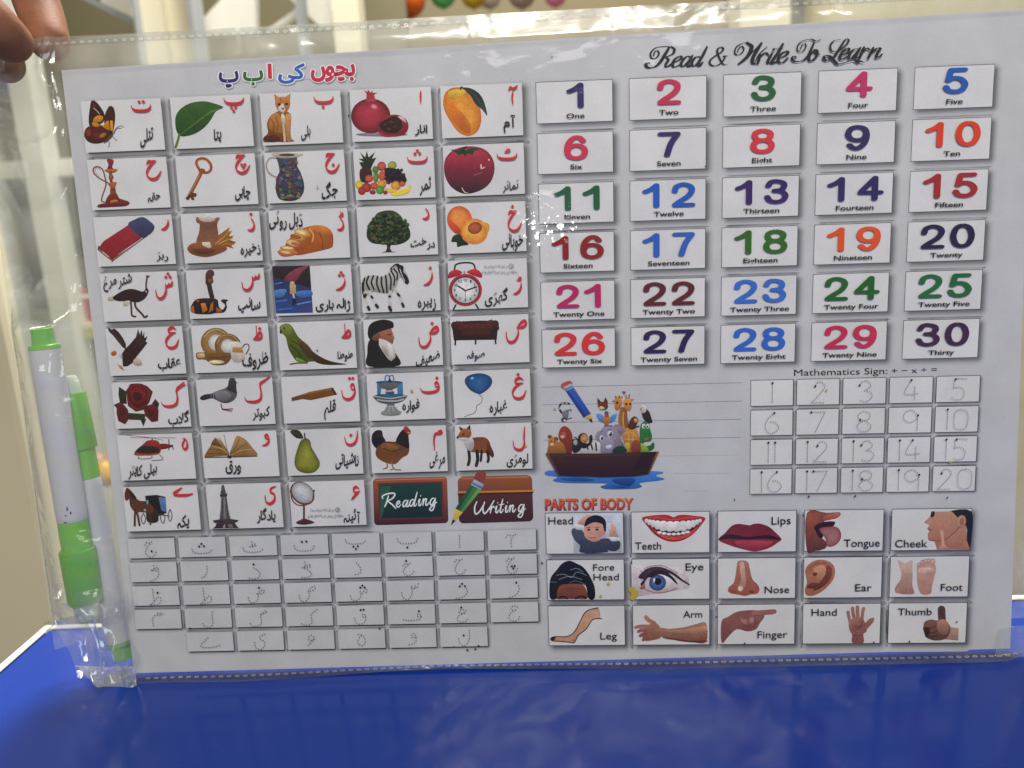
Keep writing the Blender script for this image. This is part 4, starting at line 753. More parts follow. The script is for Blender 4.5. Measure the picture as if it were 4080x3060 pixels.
A['thumb'] = ('Q8', 'fist with the thumb raised', [
    ('F', '#9a7a6a', '1590,1120 1678,1132 1675,1232 1560,1222 1540,1170'), ('G', '#6e4e40>#54382e', '1390,1120 1400,1080 1450,1060 1500,1068 1540,1050 1580,1080 1610,1120 1600,1180 1560,1222 1480,1232 1410,1205 1395,1160 1385,1135'), ('S', '#4c3430', 62, '1545,1090 1540,1030 1538,978'), ('G', '#8a6656', '1500,1080 1560,1060 1600,1110 1580,1180 1520,1170'), ('S', '#2e2020', 6, '1400,1120 1440,1130 1490,1115'), ('S', '#2e2020', 6, '1395,1160 1450,1170 1500,1155'), ('S', '#2e2020', 6, '1415,1200 1460,1200 1500,1190'), ('G', '#33241f', '1395,1130 1440,1130 1430,1190 1405,1180')])

PICTURE_CARDS = [  # row, column, picture, letter, letter box, word, word box, crop for the boxes
    (0, 0, 'butterfly', 'ت', (1050, 800, 1222, 900), 'تتلی', (1130, 1020, 1232, 1185), 'R1'), (0, 1, 'leaf', 'پ', (1790, 775, 1965, 910), 'پتا', (1718, 1035, 1778, 1150), 'R1'),
    (0, 2, 'cat', 'ب', (458, 425, 615, 530), 'بلی', (372, 645, 440, 757), 'R2'), (0, 3, 'pomegranate', 'ا', (1236, 385, 1260, 490), 'انار', (1205, 640, 1297, 722), 'R2'), (0, 4, 'mango', 'آ', (1885, 346, 1965, 502), 'آم', (1855, 568, 1942, 700), 'R2'),
    (1, 0, 'hookah', 'ح', (1172, 1275, 1305, 1447), 'حقہ', (1190, 1542, 1288, 1622), 'R1'), (1, 1, 'key', 'چ', (1885, 1230, 2015, 1397), 'چابی', (1888, 1490, 2010, 1612), 'R1'),
    (1, 2, 'jug', 'ج', (545, 840, 660, 997), 'جگ', (522, 1055, 640, 1187), 'R2'), (1, 3, 'fruit', 'ث', (1143, 815, 1305, 927), 'ثمر', (1240, 1018, 1324, 1162), 'R2'), (1, 4, 'tomato', 'ٹ', (1800, 793, 1962, 902), 'ٹماٹر', (1850, 1043, 1967, 1142), 'R2'),
    (2, 0, 'eraser', 'ر', (1420, 156, 1500, 264), 'ربڑ', (1385, 453, 1488, 537), 'P3'), (2, 1, 'sack', 'ذ', (2180, 98, 2258, 272), 'ذخیرہ', (2125, 375, 2302, 500), 'P3'),
    (2, 2, 'bread', 'ڈ', (630, 58, 692, 222), 'ڈبل روٹی', (138, 73, 382, 218), 'P4'), (2, 3, 'tree', 'د', (1256, 48, 1317, 142), 'درخت', (1173, 275, 1353, 360), 'P4'), (2, 4, 'apricot', 'خ', (1883, 24, 1998, 232), 'خوبانی', (1845, 238, 2000, 372), 'P4'),
    (3, 0, 'ostrich', 'ش', (1368, 622, 1534, 872), 'شتر مرغ', (918, 638, 1167, 802), 'P3'), (3, 1, 'snake', 'س', (2125, 630, 2300, 798), 'سانپ', (2103, 850, 2300, 1000), 'P3'),
    (3, 2, 'hail', 'ژ', (622, 508, 702, 662), 'ژالہ باری', (478, 713, 732, 815), 'P4'), (3, 3, 'zebra', 'ز', (1266, 476, 1342, 627), 'زیبرہ', (1226, 713, 1360, 807), 'P4'), (3, 4, 'clock', 'ڑ', (1923, 533, 1995, 692), 'گھڑی', (1718, 633, 1888, 777), 'P4'),
    (4, 0, 'eagle', 'ع', (1458, 1103, 1590, 1307), 'عقاب', (1398, 1383, 1597, 1502), 'P3'), (4, 1, 'dishes', 'ظ', (2230, 1086, 2322, 1230), 'ظروف', (2140, 1325, 2368, 1490), 'P3'),
    (4, 2, 'parrot', 'ط', (663, 893, 742, 1012), 'طوطا', (638, 1098, 750, 1180), 'P4'), (4, 3, 'old_man', 'ض', (1225, 883, 1387, 1083), 'ضعیف', (1213, 1098, 1388, 1214), 'P4'), (4, 4, 'sofa', 'ص', (1865, 870, 2032, 1047), 'صوفہ', (1588, 1098, 1718, 1178), 'P4'),
    (5, 0, 'roses', 'گ', (1418, 38, 1647, 272), 'گلاب', (1488, 290, 1672, 440), 'Q1'), (5, 1, 'pigeon', 'ک', (2150, -10, 2392, 232), 'کبوتر', (2232, 255, 2382, 388), 'Q1'),
    (5, 2, 'reed_pen', 'ق', (660, 84, 774, 267), 'قلم', (540, 256, 626, 412), 'Q2'), (5, 3, 'fountain', 'ف', (1235, 83, 1390, 217), 'فوارہ', (1113, 252, 1240, 358), 'Q2'), (5, 4, 'balloon', 'غ', (1914, 58, 2030, 262), 'غبارہ', (1753, 262, 1882, 378), 'Q2'),
    (6, 0, 'helicopter', 'ہ', (1603, 533, 1667, 647), 'ہیلی کاپٹر', (1138, 763, 1388, 907), 'Q1'), (6, 1, 'book', 'و', (2310, 500, 2384, 616), 'ورق', (1993, 738, 2128, 862), 'Q1'),
    (6, 2, 'pear', 'ن', (680, 478, 792, 602), 'ناشپاتی', (623, 648, 793, 777), 'Q2'), (6, 3, 'hen', 'م', (1333, 478, 1412, 640), 'مرغی', (1313, 640, 1427, 770), 'Q2'), (6, 4, 'fox', 'ل', (1916, 448, 2024, 637), 'لومڑی', (1878, 653, 2037, 757), 'Q2'),
    (7, 0, 'carriage', 'ے', (1523, 968, 1712, 1057), 'یکہ', (1568, 1213, 1672, 1337), 'Q1'), (7, 1, 'monument', 'ی', (2328, 955, 2444, 1128), 'یادگار', (2270, 1150, 2432, 1292), 'Q1'),
    (7, 2, 'mirror', 'ء', (733, 891, 807, 1002), 'آئینہ', (683, 1058, 803, 1168), 'Q2')]
LETTER_NAMES = {'ت': 'te', 'پ': 'pe', 'ب': 'be', 'ا': 'alif', 'آ': 'alif madd'}

NUMBER_COLOURS = {1: '#2b2456', 2: '#b02a4c', 3: '#1c5430', 4: '#a82e5c', 5: '#23509c', 6: '#b4304c', 7: '#33225a', 8: '#b8323c', 9: '#2c2650', 10: '#c03a28', 11: '#155238', 12: '#1e50a4', 13: '#33205a', 14: '#2c2658', 15: '#92262e', 16: '#7e1f24',
                  17: '#2c54a8', 18: '#2e5a26', 19: '#c44a28', 20: '#241e3e', 21: '#a4205c', 22: '#54222c', 23: '#3460b4', 24: '#1f5528', 25: '#1c5a38', 26: '#bc3034', 27: '#281e46', 28: '#2a58b0', 29: '#b02850', 30: '#38223e'}
COLOUR_WORDS = {1: 'navy', 2: 'crimson', 3: 'green', 4: 'pink', 5: 'blue', 6: 'crimson', 7: 'purple', 8: 'red', 9: 'navy', 10: 'orange', 11: 'dark green', 12: 'blue', 13: 'purple', 14: 'navy', 15: 'dark red', 16: 'maroon', 17: 'blue', 18: 'olive green', 19: 'orange', 20: 'black',
                21: 'magenta', 22: 'brown', 23: 'blue', 24: 'green', 25: 'green', 26: 'red', 27: 'black', 28: 'blue', 29: 'crimson', 30: 'dark purple'}
WORDS = 'One Two Three Four Five Six Seven Eight Nine Ten Eleven Twelve Thirteen Fourteen Fifteen Sixteen Seventeen Eighteen Nineteen Twenty'.split() + ['Twenty ' + w for w in 'One Two Three Four Five Six Seven Eight Nine'.split()] + ['Thirty']

BODY = [  # row, col, picture, lines of caption (text, x0, y0, x1, y1 baseline, capital height) in crop units, crop
    (0, 0, 'head', [('Head', 200, 325, 435, 322, 72)], 'Q7'), (0, 1, 'teeth', [('Teeth', 1018, 562, 1265, 560, 72)], 'Q7'), (0, 2, 'lips', [('Lips', 148, 282, 305, 278, 66)], 'Q8'), (0, 3, 'tongue', [('Tongue', 738, 464, 1030, 460, 64)], 'Q8'), (0, 4, 'cheek', [('Cheek', 1155, 468, 1418, 466, 64)], 'Q8'),
    (1, 0, 'fore_head', [('Fore', 622, 762, 824, 758, 64), ('Head', 625, 852, 866, 850, 64)], 'Q7'), (1, 1, 'eye', [('Eye', 1494, 760, 1664, 756, 72)], 'Q7'), (1, 2, 'nose', [('Nose', 92, 842, 292, 838, 60)], 'Q8'), (1, 3, 'ear', [('Ear', 830, 826, 965, 824, 62)], 'Q8'), (1, 4, 'foot', [('Foot', 1528, 822, 1706, 820, 60)], 'Q8'),
    (2, 0, 'leg', [('Leg', 690, 1410, 848, 1408, 68)], 'Q7'), (2, 1, 'arm', [('Arm', 1472, 1205, 1652, 1204, 68)], 'Q7'), (2, 2, 'finger', [('Finger', 34, 1208, 278, 1204, 60)], 'Q8'), (2, 3, 'hand', [('Hand', 474, 1026, 680, 1024, 60)], 'Q8'), (2, 4, 'thumb', [('Thumb', 1178, 1022, 1454, 1020, 60)], 'Q8')]
TRACE = ['جثٹتپباآ', 'ڑرذڈدخحچ', 'ظطضصشسژز', 'ملگکقفغع', ' ےیءہون ']
# ------------------------------------------------------------------ materials of the place
M_SHEET = print_material(); M_SHEET.name = 'paper'
M_EDGE = simple('board_edge', '#8c8a88', 0.7)


def table_material():
    m, nt, b = nodes('blue_laminate'); N = nt.nodes.new; L = nt.links.new
    b.inputs['Base Color'].default_value = (0.005, 0.036, 0.29, 1); b.inputs['Roughness'].default_value = 0.12; b.inputs['IOR'].default_value = 1.42
    g = N('ShaderNodeNewGeometry'); n = N('ShaderNodeTexNoise'); n.inputs['Scale'].default_value = 900; n.inputs['Detail'].default_value = 2; L(g.outputs['Position'], n.inputs['Vector'])
    n2 = N('ShaderNodeTexNoise'); n2.inputs['Scale'].default_value = 18; n2.inputs['Detail'].default_value = 5; L(g.outputs['Position'], n2.inputs['Vector'])
    mr = N('ShaderNodeMapRange'); mr.inputs[3].default_value = 0.07; mr.inputs[4].default_value = 0.2; L(n2.outputs['Fac'], mr.inputs[0]); L(mr.outputs[0], b.inputs['Roughness'])
    bp = N('ShaderNodeBump'); bp.inputs['Strength'].default_value = 0.05; bp.inputs['Distance'].default_value = 0.0008; L(n.outputs['Fac'], bp.inputs['Height']); L(bp.outputs[0], b.inputs['Normal'])
    return m


M_TABLE = table_material()
M_WHITE = simple('white_laminate', '#e6e6de', 0.45, 0.05, 12)
M_CREAM = simple('cream_paint', '#e8e0c6', 0.6, 0.05, 5)
M_OLIVE = simple('olive_back_panel', '#6e684e', 0.6, 0.10, 6)  # dark olive is the panel's own colour
M_BACKWALL = simple('tan_wall', '#968a6c', 0.7, 0.06, 3)
M_GREY = simple('grey_card', '#75756c', 0.6, 0.1, 30)
M_BEIGE = simple('beige_wall', '#cdc29a', 0.7, 0.05, 4)
M_GREEN = simple('lime_plastic', '#69b81e', 0.28, 0.03, 60)
M_GREEN_D = simple('lime_cap_plastic', '#58a814', 0.25, 0.03, 60)
M_BARREL = simple('white_barrel', '#c4c4cc', 0.4, 0.03, 80)
M_NUB = simple('milky_nub', '#c8d4c4', 0.3)
M_SCUFF = simple('dark_scuff', '#23242a', 0.6)
M_BLACK = simple('black_band', '#15151a', 0.4)
M_METAL = simple('alloy_rail', '#9aa0a4', 0.3)

# ------------------------------------------------------------------ the learning board
board_mid = BLw.copy(); board_mid[0] = 0.0
board = empty('learning_board', board_mid)
tag(board, 'white printed learning board with letter, number and body part cards inside the clear sleeve', 'learning board')
TH = 0.0028
cor = QUAD


def sheet():
    nx, ny = 12, 9; v = []; f = []; c = []
    p = np.array(ink(PAPER))
    for j in range(ny + 1):
        for i in range(nx + 1):
            u, w = i / nx, j / ny
            v.append(BLw + EX * u * BOARD_W + EY * w * BOARD_H); c.append(tuple(p))
    for j in range(ny):
        for i in range(nx):
            k = j * (nx + 1) + i; f.append((k, k + 1, k + nx + 2, k + nx + 1))
    mesh_obj('printed_face', v, f, M_SHEET, board, False, None, c)
    b = MB(); b.box(BLw + EX * BOARD_W / 2 + EY * BOARD_H / 2 - NB * (TH / 2 + 5e-5), (BOARD_W, BOARD_H, TH - 1e-4), (EX, EY, NB)); b.build('backing_board', M_EDGE, board)


sheet()


def fit(samples): return hom([s[0] for s in samples], [s[1] for s in samples])


def quad(H, c, r, w, h): return [happ(H, c, r), happ(H, c + w, r), happ(H, c + w, r + h), happ(H, c, r + h)]


def bil(q, u, v):
    a = np.array(q[0]) * (1 - u) + np.array(q[1]) * u; b = np.array(q[3]) * (1 - u) + np.array(q[2]) * u; return tuple(a * (1 - v) + b * v)


def card_base(I, q, dx, dy, blur, dark, border, tone=CARD, edge=None):
    """printed card: soft printed drop shadow, face, hairline border"""
    e1 = np.array(q[1]) - np.array(q[0]); e1 /= np.linalg.norm(e1); e2 = np.array(q[3]) - np.array(q[0]); e2 /= np.linalg.norm(e2)
    s = [np.array(p) + e1 * dx + e2 * dy for p in q]
    sg = [(-1, -1), (1, -1), (1, 1), (-1, 1)]
    pts = []; cols = []; faces = []
    D, P = np.array(ink(dark)), np.array(ink(PAPER)); rings = [(-0.55, 0.0), (-0.2, .12), (0.15, 0.45), (0.5, 0.8), (1.0, 1.0)]
    M = 6
    for t, a in rings:
        ring = []
        for k in range(4):
            cx, cy = sg[k]; base = s[k] - (e1 * cx + e2 * cy) * blur * 0.55
            for m in range(M + 1):
                an = {0: math.pi, 1: 1.5 * math.pi, 2: 0, 3: 0.5 * math.pi}[k] + m / M * math.pi / 2
                r = (t + 0.55) * blur
                ring.append(base + e1 * math.cos(an) * r + e2 * math.sin(an) * r)
        pts += [tuple(p) for p in ring]; cols += [tuple(D + (P - D) * a)] * len(ring)
    n = 4 * (M + 1)
    for r in range(len(rings) - 1):
        for i in range(n): faces.append((r * n + i, r * n + (i + 1) % n, (r + 1) * n + (i + 1) % n, (r + 1) * n + i))
    I._add(pts, faces, cols); I.z += LAYER
    if border: I.poly(border[0], [tuple(np.array(p) + e1 * sx * border[1] + e2 * sy * border[1]) for p, (sx, sy) in zip(q, sg)])
    if edge:
        I.poly(edge[0], [tuple(np.array(q[3]) + e1 * 10), q[2], tuple(np.array(q[2]) + e2 * edge[1]), tuple(np.array(q[3]) + e2 * edge[1] + e1 * 10)])
    I.poly(tone, q); I.z += LAYER


Z_PIC, Z_TXT = 1.2e-4, 7e-4
# --- picture cards: 8 rows of 5
HP = fit([((0.895, 0.875), (661, 597)), ((0, .875), (338, 609)), ((.895, 0), (643, 390)), ((1, .875), (696, 597)), ((1.895, .875), (1014, 582)), ((1.895, 0), (1000, 375)), ((2, .875), (1041, 581)), ((2.895, .875), (1368, 569)), ((2.895, 0), (1355, 359)),
          ((3.895, 0), (1719, 340)), ((3.895, .875), (1724, 556)), ((4.895, 0), (2082, 326)), ((4.895, .875), (2085, 542)), ((4, .875), (1753, 554)), ((0, 7.875), (502, 2117)), ((.895, 7.875), (805, 2112)), ((.895, 7), (789, 1929)),
          ((2, 7), (1145, 1919)), ((2.895, 7), (1464, 1908)), ((2.895, 7.875), (1467, 2093)), ((2, 7.875), (1157, 2101)), ((4.895, 6), (2116, 1683)), ((4.895, 6.875), (2122, 1869)), ((4, 6), (1806, 1691)), ((4, 6.875), (1814, 1877))])
RED = '#b02c34'
NOTE1, NOTE2 = 'سے کوئی لفظ شروع نہیں ہوتا', 'یہ الفاظ کے درمیان میں استعمال ہوتا ہے'
for (r, c, key, ch, lb, word, wb, ck) in PICTURE_CARDS:
    q = quad(HP, c, r, .895, .875)
    I = Ink(3e-5); card_base(I, q, 15, 13, 26, '#585a5a', None, edge=('#2e3032', 5))
    crop, lab, shapes = A[key]
    card = I.build('picture_card', board, 'picture card of a ' + lab)
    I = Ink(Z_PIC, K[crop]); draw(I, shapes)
    if key == 'tree':
        for i in range(150):
            a, d = rnd.uniform(0, 6.28), math.sqrt(rnd.random()); x, y = 1010 + math.cos(a) * d * 150, 205 + math.sin(a) * d * 112
            I.ell(rnd.choice(['#1f2e22', '#38502c', '#2a4028', '#4a5a34', '#1a2820', '#33482e'] if x > 960 or rnd.random() < .5 else ['#54482c', '#4a4428', '#5a5030']), x, y, rnd.uniform(8, 17), rnd.uniform(7, 13), rnd.uniform(0, 180), n=9)
    if key == 'jug':
        for i in range(95):
            y = rnd.uniform(895, 1185); t = (y - 880) / 310; w = 52 + 60 * max(0, math.sin((t - .25) * 4.0)) if t > .25 else 62; x = 285 + rnd.uniform(-1, 1) * w * .85
            I.ell(rnd.choice(['#3c4a6e', '#5a3440', '#3e5a44', '#6a5c40', '#4a3c5c', '#7a6a58', '#2c4a5a', '#5e2e30']), x, y, 15, 13, rnd.uniform(0, 90), n=7)
    if key == 'fruit':
        for i in range(60):
            x, y = rnd.uniform(990, 1130), rnd.uniform(965, 1055)
            I.ell(rnd.choice(['#1c1420', '#2e2234', '#241a2a']), x, y, 10, 10, 0, n=8)
    if key == 'clock':
        for n_ in range(1, 13):
            a = math.radians(n_ * 30 - 90); x, y = 1575 + math.cos(a) * 78, 657 + math.sin(a) * 74; w = 20 if n_ > 9 else 11
            put_text(I, str(n_), x - w / 2, y + 9, x + w / 2, y + 9, 20, '#16161c', 0.03)
    I.gain = (.93, .92, .93); I.build('picture', card, lab)
    sc = K[ck]
    I = Ink(Z_TXT, sc); pen_letter(I, ch, lb, RED, 11.8 / sc[2]); I.build('letter', card)
    I = Ink(Z_TXT, sc); urdu(I, word, wb, '#15151c', shear=0.22, bold=0.017); I.build('caption', card)
    if key in ('clock', 'mirror'):
        I = Ink(Z_TXT, sc); x, y = (1690, 462) if key == 'clock' else (418, 1050)
        I.stroke('#3a3a42', 3, [(x + 222 + 16 * math.cos(a), y + 18 + 16 * math.sin(a)) for a in np.linspace(0, 6.28, 14)], smooth=False, cap=False)
        pen_letter(I, ch, (x + 214, y + 8, x + 230, y + 30), '#3a3a42', 4)
        urdu(I, NOTE1, (x + 24, y + 4, x + 200, y + 36), '#3a3a42', 0.15, 0.0); urdu(I, NOTE2, (x, y + 46, x + 265, y + 76), '#3a3a42', 0.15, 0.0); I.build('small_note', card)

# --- number cards
HN = fit([((0, 0), (2125, 324)), ((.815, 0), (2457, 312)), ((.815, .795), (2459, 487)), ((0, .795), (2131, 500)), ((1, 0), (2495, 310)), ((1.815, 0), (2828, 299)), ((1.815, .795), (2828, 473)), ((1, .795), (2497, 485)), ((4, 0), (3626, 263)), ((4.815, 0), (3973, 253)), ((4.815, .795), (3963, 431)), ((4, .795), (3619, 442)),
          ((0, 5), (2150, 1311)), ((.815, 5), (2463, 1302)), ((.815, 5.795), (2464, 1459)), ((0, 5.795), (2155, 1468)), ((4, 5), (3582, 1273)), ((4.815, 5), (3916, 1263)), ((4.815, 5.795), (3908, 1427)), ((4, 5.795), (3576, 1435))])
for n in range(1, 31):
    r, c = divmod(n - 1, 5); q = quad(HN, c, r, .815, .795)
    I = Ink(3e-5); card_base(I, q, 13, 12, 24, '#585a60', ('#26262c', 2.2))
    card = I.build('number_card', board, 'number card with a %s %d' % (COLOUR_WORDS[n], n))
    e1 = np.array(q[1]) - np.array(q[0]); e2 = np.array(q[3]) - np.array(q[0])
    I = Ink(Z_TXT); s = str(n); DW, DH, G = .322, .61, .386
    wd = [DW * DIG[d][0] for d in s]; x = .51 - (wd[-1] + G * (len(s) - 1)) / 2
    W1, H1 = np.linalg.norm(e1), np.linalg.norm(e2)
    top = .05 if n < 6 else .075
    for d, w in zip(s, wd):
        prx, pry = .042, .046
        for st in DIG[d][1]:
            P = []
            for a, b in st:
                u = x + prx + a * (w - 2 * prx); v = top + pry + b * (DH - 2 * pry); P.append(bil(q, u, v))
            closed = DIG[d][2]; I.stroke(NUMBER_COLOURS[n], 0, P, smooth=len(P) > 2, pen=(prx * W1, pry * H1), closed=closed, k=8)
        x += G
    I.build('numeral', card)
    I = Ink(Z_TXT); t = WORDS[n - 1]; v, f = glyphs(t, 0.02); wt = (v[:, 0].max() - v[:, 0].min()) * .137
    wt = min(wt, .84); a, b = bil(q, .51 - wt / 2, .905), bil(q, .51 + wt / 2, .905)
    put_text(I, t, *a, *b, .12 * H1, '#0c0c10', 0.02); I.build('caption', card)

# --- body part cards
HB = fit([((0, 0), (2172, 2045)), ((.885, 0), (2478, 2043)), ((.885, .86), (2481, 2204)), ((0, .86), (2177, 2205)), ((0, 2), (2182, 2416)), ((.885, 2), (2486, 2414)), ((.885, 2.86), (2487, 2570)), ((0, 2.86), (2187, 2571)), ((4, 0), (3553, 2028)), ((4.915, 0), (3878, 2027)), ((4.915, .86), (3869, 2190)), ((4, .86), (3548, 2192)), ((4, 2), (3541, 2403)), ((4.915, 2), (3860, 2404)), ((4.915, 2.86), (3852, 2560)), ((4, 2.86), (3535, 2559))])
for r, c, key, lines, ck in BODY:
    q = quad(HB, c, r, .9, .86)
    I = Ink(3e-5); card_base(I, q, 12, 12, 24, '#4a4c54', ('#1c1c22', 2.4))
    crop, lab, shapes = A[key]
    card = I.build('body_part_card', board, 'body part card of a ' + lab)
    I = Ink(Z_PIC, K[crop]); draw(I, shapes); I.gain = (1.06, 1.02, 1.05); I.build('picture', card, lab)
    I = Ink(Z_TXT, K[ck])
    for t, x0, y0, x1, y1, h in lines: put_text(I, t, x0, y0, x1, y1, h, '#17171e', 0.004)
    I.build('caption', card)

# --- number tracing cards
q4 = (2900, 1400, .5335)
g4 = lambda x, y: (q4[0] + x * q4[2], q4[1] + y * q4[2])
HT = fit([((0, 0), g4(172, 218)), ((.91, 0), g4(490, 212)), ((.91, .845), g4(485, 403)), ((0, .845), g4(172, 407)), ((4, 0), g4(1560, 188)), ((4.91, 0), g4(1882, 183)), ((4.91, .845), g4(1875, 372)), ((4, .845), g4(1557, 380)),
          ((0, 3), g4(168, 882)), ((.91, 3), g4(475, 877)), ((.91, 3.845), g4(472, 1060)), ((0, 3.845), g4(168, 1063)), ((4, 3), g4(1533, 858)), ((4.91, 3), g4(1850, 853)), ((4.91, 3.845), g4(1842, 1042)), ((4, 3.845), g4(1527, 1045))])
for n in range(1, 21):
    r, c = divmod(n - 1, 5); q = quad(HT, c, r, .91, .845)
    I = Ink(3e-5); card_base(I, q, 5, 5, 12, '#4a4c54', ('#24242a', 2.2))
    card = I.build('number_tracing_card', board, 'tracing card with a dotted %d' % n)
    I = Ink(Z_TXT); s = str(n); ws = [.02 if d == '1' else .33 for d in s]; x = .5 - (sum(ws) + .14 * (len(s) - 1)) / 2
    for d, w in zip(s, ws):
        X = lambda p: bil(q, x + p[0] * w, .1 + p[1] * .8)
        dotted(I, TDIG[d], X, '#727278', 9.5, 3.2, 5.0)
        if d in TSTART: px, py = X(TSTART[d]); I.ell('#16161c', px, py, 4.6, 4.2, 0, n=12)
        x += w + .14
    I.build('dotted_numeral', card)

# --- letter tracing cards
g6 = lambda x, y: (1250 + x * .4295, 2080 + y * .4295)
g5 = lambda x, y: (400 + x * .4069, 2080 + y * .4069)
HL = fit([((7, .82), g6(1618, 260)), ((7.92, .82), g6(2062, 250)), ((7.92, 0), g6(2058, 68)), ((6, .82), g6(1140, 268)), ((6.92, .82), g6(1580, 257)), ((6.92, 0), g6(1578, 78)), ((7, 3.82), g6(1645, 935)), ((7.92, 3.82), g6(2085, 925)), ((6, 4.82), g6(1180, 1163)), ((6.92, 4.82), g6(1612, 1155)), ((6.92, 4), g6(1612, 970)),
          ((.92, 0), g5(725, 158)), ((.92, .82), g5(737, 350)), ((0, .82), g5(275, 365)), ((0, 3.82), g5(345, 1055)), ((.92, 3.82), g5(800, 1035)), ((.92, 3), g5(787, 850)), ((1, 4.82), g5(858, 1268)), ((1.92, 4.82), g5(1307, 1250)), ((1.92, 4), g5(1297, 1065))])
for r, row in enumerate(TRACE):
    for c, ch in enumerate(row):
        if ch == ' ': continue
        q = quad(HL, c, r, .92, .82)
        I = Ink(3e-5); card_base(I, q, 5, 4, 13, '#44464e', None, tone='#b0afb3', edge=('#1e2026', 4.5))
        I.poly('#2a2c32', [bil(q, 1.0, .02), bil(q, 1.014, .02), bil(q, 1.014, 1.04), bil(q, 1.0, 1.04)])
        card = I.build('letter_tracing_card', board, 'tracing card with a dotted Urdu letter %s' % ch)
        I = Ink(Z_TXT); st, dots = LET[ch]
        wide = ch in 'بپتٹثفے'; tall = ch in 'کگسشصض'
        w = .42 if wide else (.36 if tall else .24); h = .52 if wide else .78
        if ch in 'ا': w, h = .02, .62
        if ch in 'درہوء': w, h = .16, .58
        X = lambda p: bil(q, .5 - w / 2 + p[0] * w, .53 - h / 2 + p[1] * h)
        dotted(I, st, X, '#5a5a62', 11.0, 3.6, 5.0)
        for d in dots: px, py = X(d); I.ell('#16161c', px, py, 4.2, 4.2, 0, n=10)
        I.build('dotted_letter', card)

# --- titles
ZT = 2e-4


def title_word(word, box, col, sc, parent):
    I = Ink(ZT, K[sc]); x0, y0, x1, y1 = box
    ring = [(math.cos(a), math.sin(a)) for a in np.linspace(0, 2 * math.pi, 9)[:-1]]
    for cc, rr, ox, oy in (('#8e9096', 10, 7, 8), ('#dcdce0', 11, 0, 0), (col, 3.0, 0, 0)):
        for kx, ky in ring: urdu(I, word, (x0 + 4 + ox + kx * rr, y0 + 4 + oy + ky * rr * .8, x1 - 4 + ox + kx * rr, y1 - 4 + oy + ky * rr * .8), cc, 0.0, 0.02, gap=0.0)
    return I.build('title_word', parent)


ti = Ink(1e-4); ti.poly(PAPER, [(850, 330), (1420, 300), (1420, 306), (850, 336)])
urdu_title = ti.build('urdu_title', board, 'Urdu heading in red, blue, green and purple block letters')
for w_, b_, c_, s_ in (('بچوں', (440, 192, 768, 342), '#b02a44', 'R2'), ('کی', (200, 186, 398, 342), '#2c56a4', 'R2'), ('ا', (122, 190, 158, 305), '#b0303f', 'R2'), ('ب', (1948, 560, 2112, 690), '#2f5c30', 'R1'), ('پ', (1754, 565, 1915, 728), '#33265c', 'R1')):
    title_word(w_, b_, c_, s_, urdu_title)


def script(I, items, c, w, pen, k=6):
    for kind, x, y, s, rot in items:
        ca, sa = math.cos(rot), math.sin(rot)
        for st in (SCR[kind][1] if isinstance(kind, str) else kind):
            P = [(x + (a * s) * ca + (b * s) * sa * 1.0, y - (b * s) * ca + (a * s) * sa) for a, b in st]
            I.stroke(c, w, P, pen=pen, taper=0.4, k=k)


V1, V2 = (2880, 140, .2984), (2540, 140, .2532)
INKB = '#1e2026'
PEN = ('nib', -12, .2)
I = Ink(ZT, V2)
for w, t in ((40, '250,325 270,268 308,245 335,285 310,345 250,375 205,340 215,270 290,200 420,180 535,188'), (58, '530,186 577,225 560,290 500,325 435,345'), (78, '495,200 430,310 360,420 290,490 210,516 150,505 130,465 160,438 192,442'), (60, '440,345 482,390 450,450 445,495 480,495 545,440'),
             (62, '560,440 640,400 688,360 668,335 600,370 552,440 560,495 600,500 680,458'), (62, '830,345 775,338 710,400 682,460 700,492 740,480 825,385'), (64, '862,326 800,430 788,475 810,497 862,440'), (62, '985,345 915,348 858,420 856,470 890,488 940,450 1000,370'), (66, '1090,192 1020,330 958,440 970,492 1022,430'),
             (44, '1412,330 1345,330 1372,350 1330,420 1270,470 1190,486 1135,450 1148,390 1220,330 1312,270 1348,220 1310,193 1262,220 1255,280 1300,390 1350,462 1412,462')):
    I.stroke(INKB, w * .84, pp(t), pen=PEN, taper=.3, k=7)
I.tf = V1
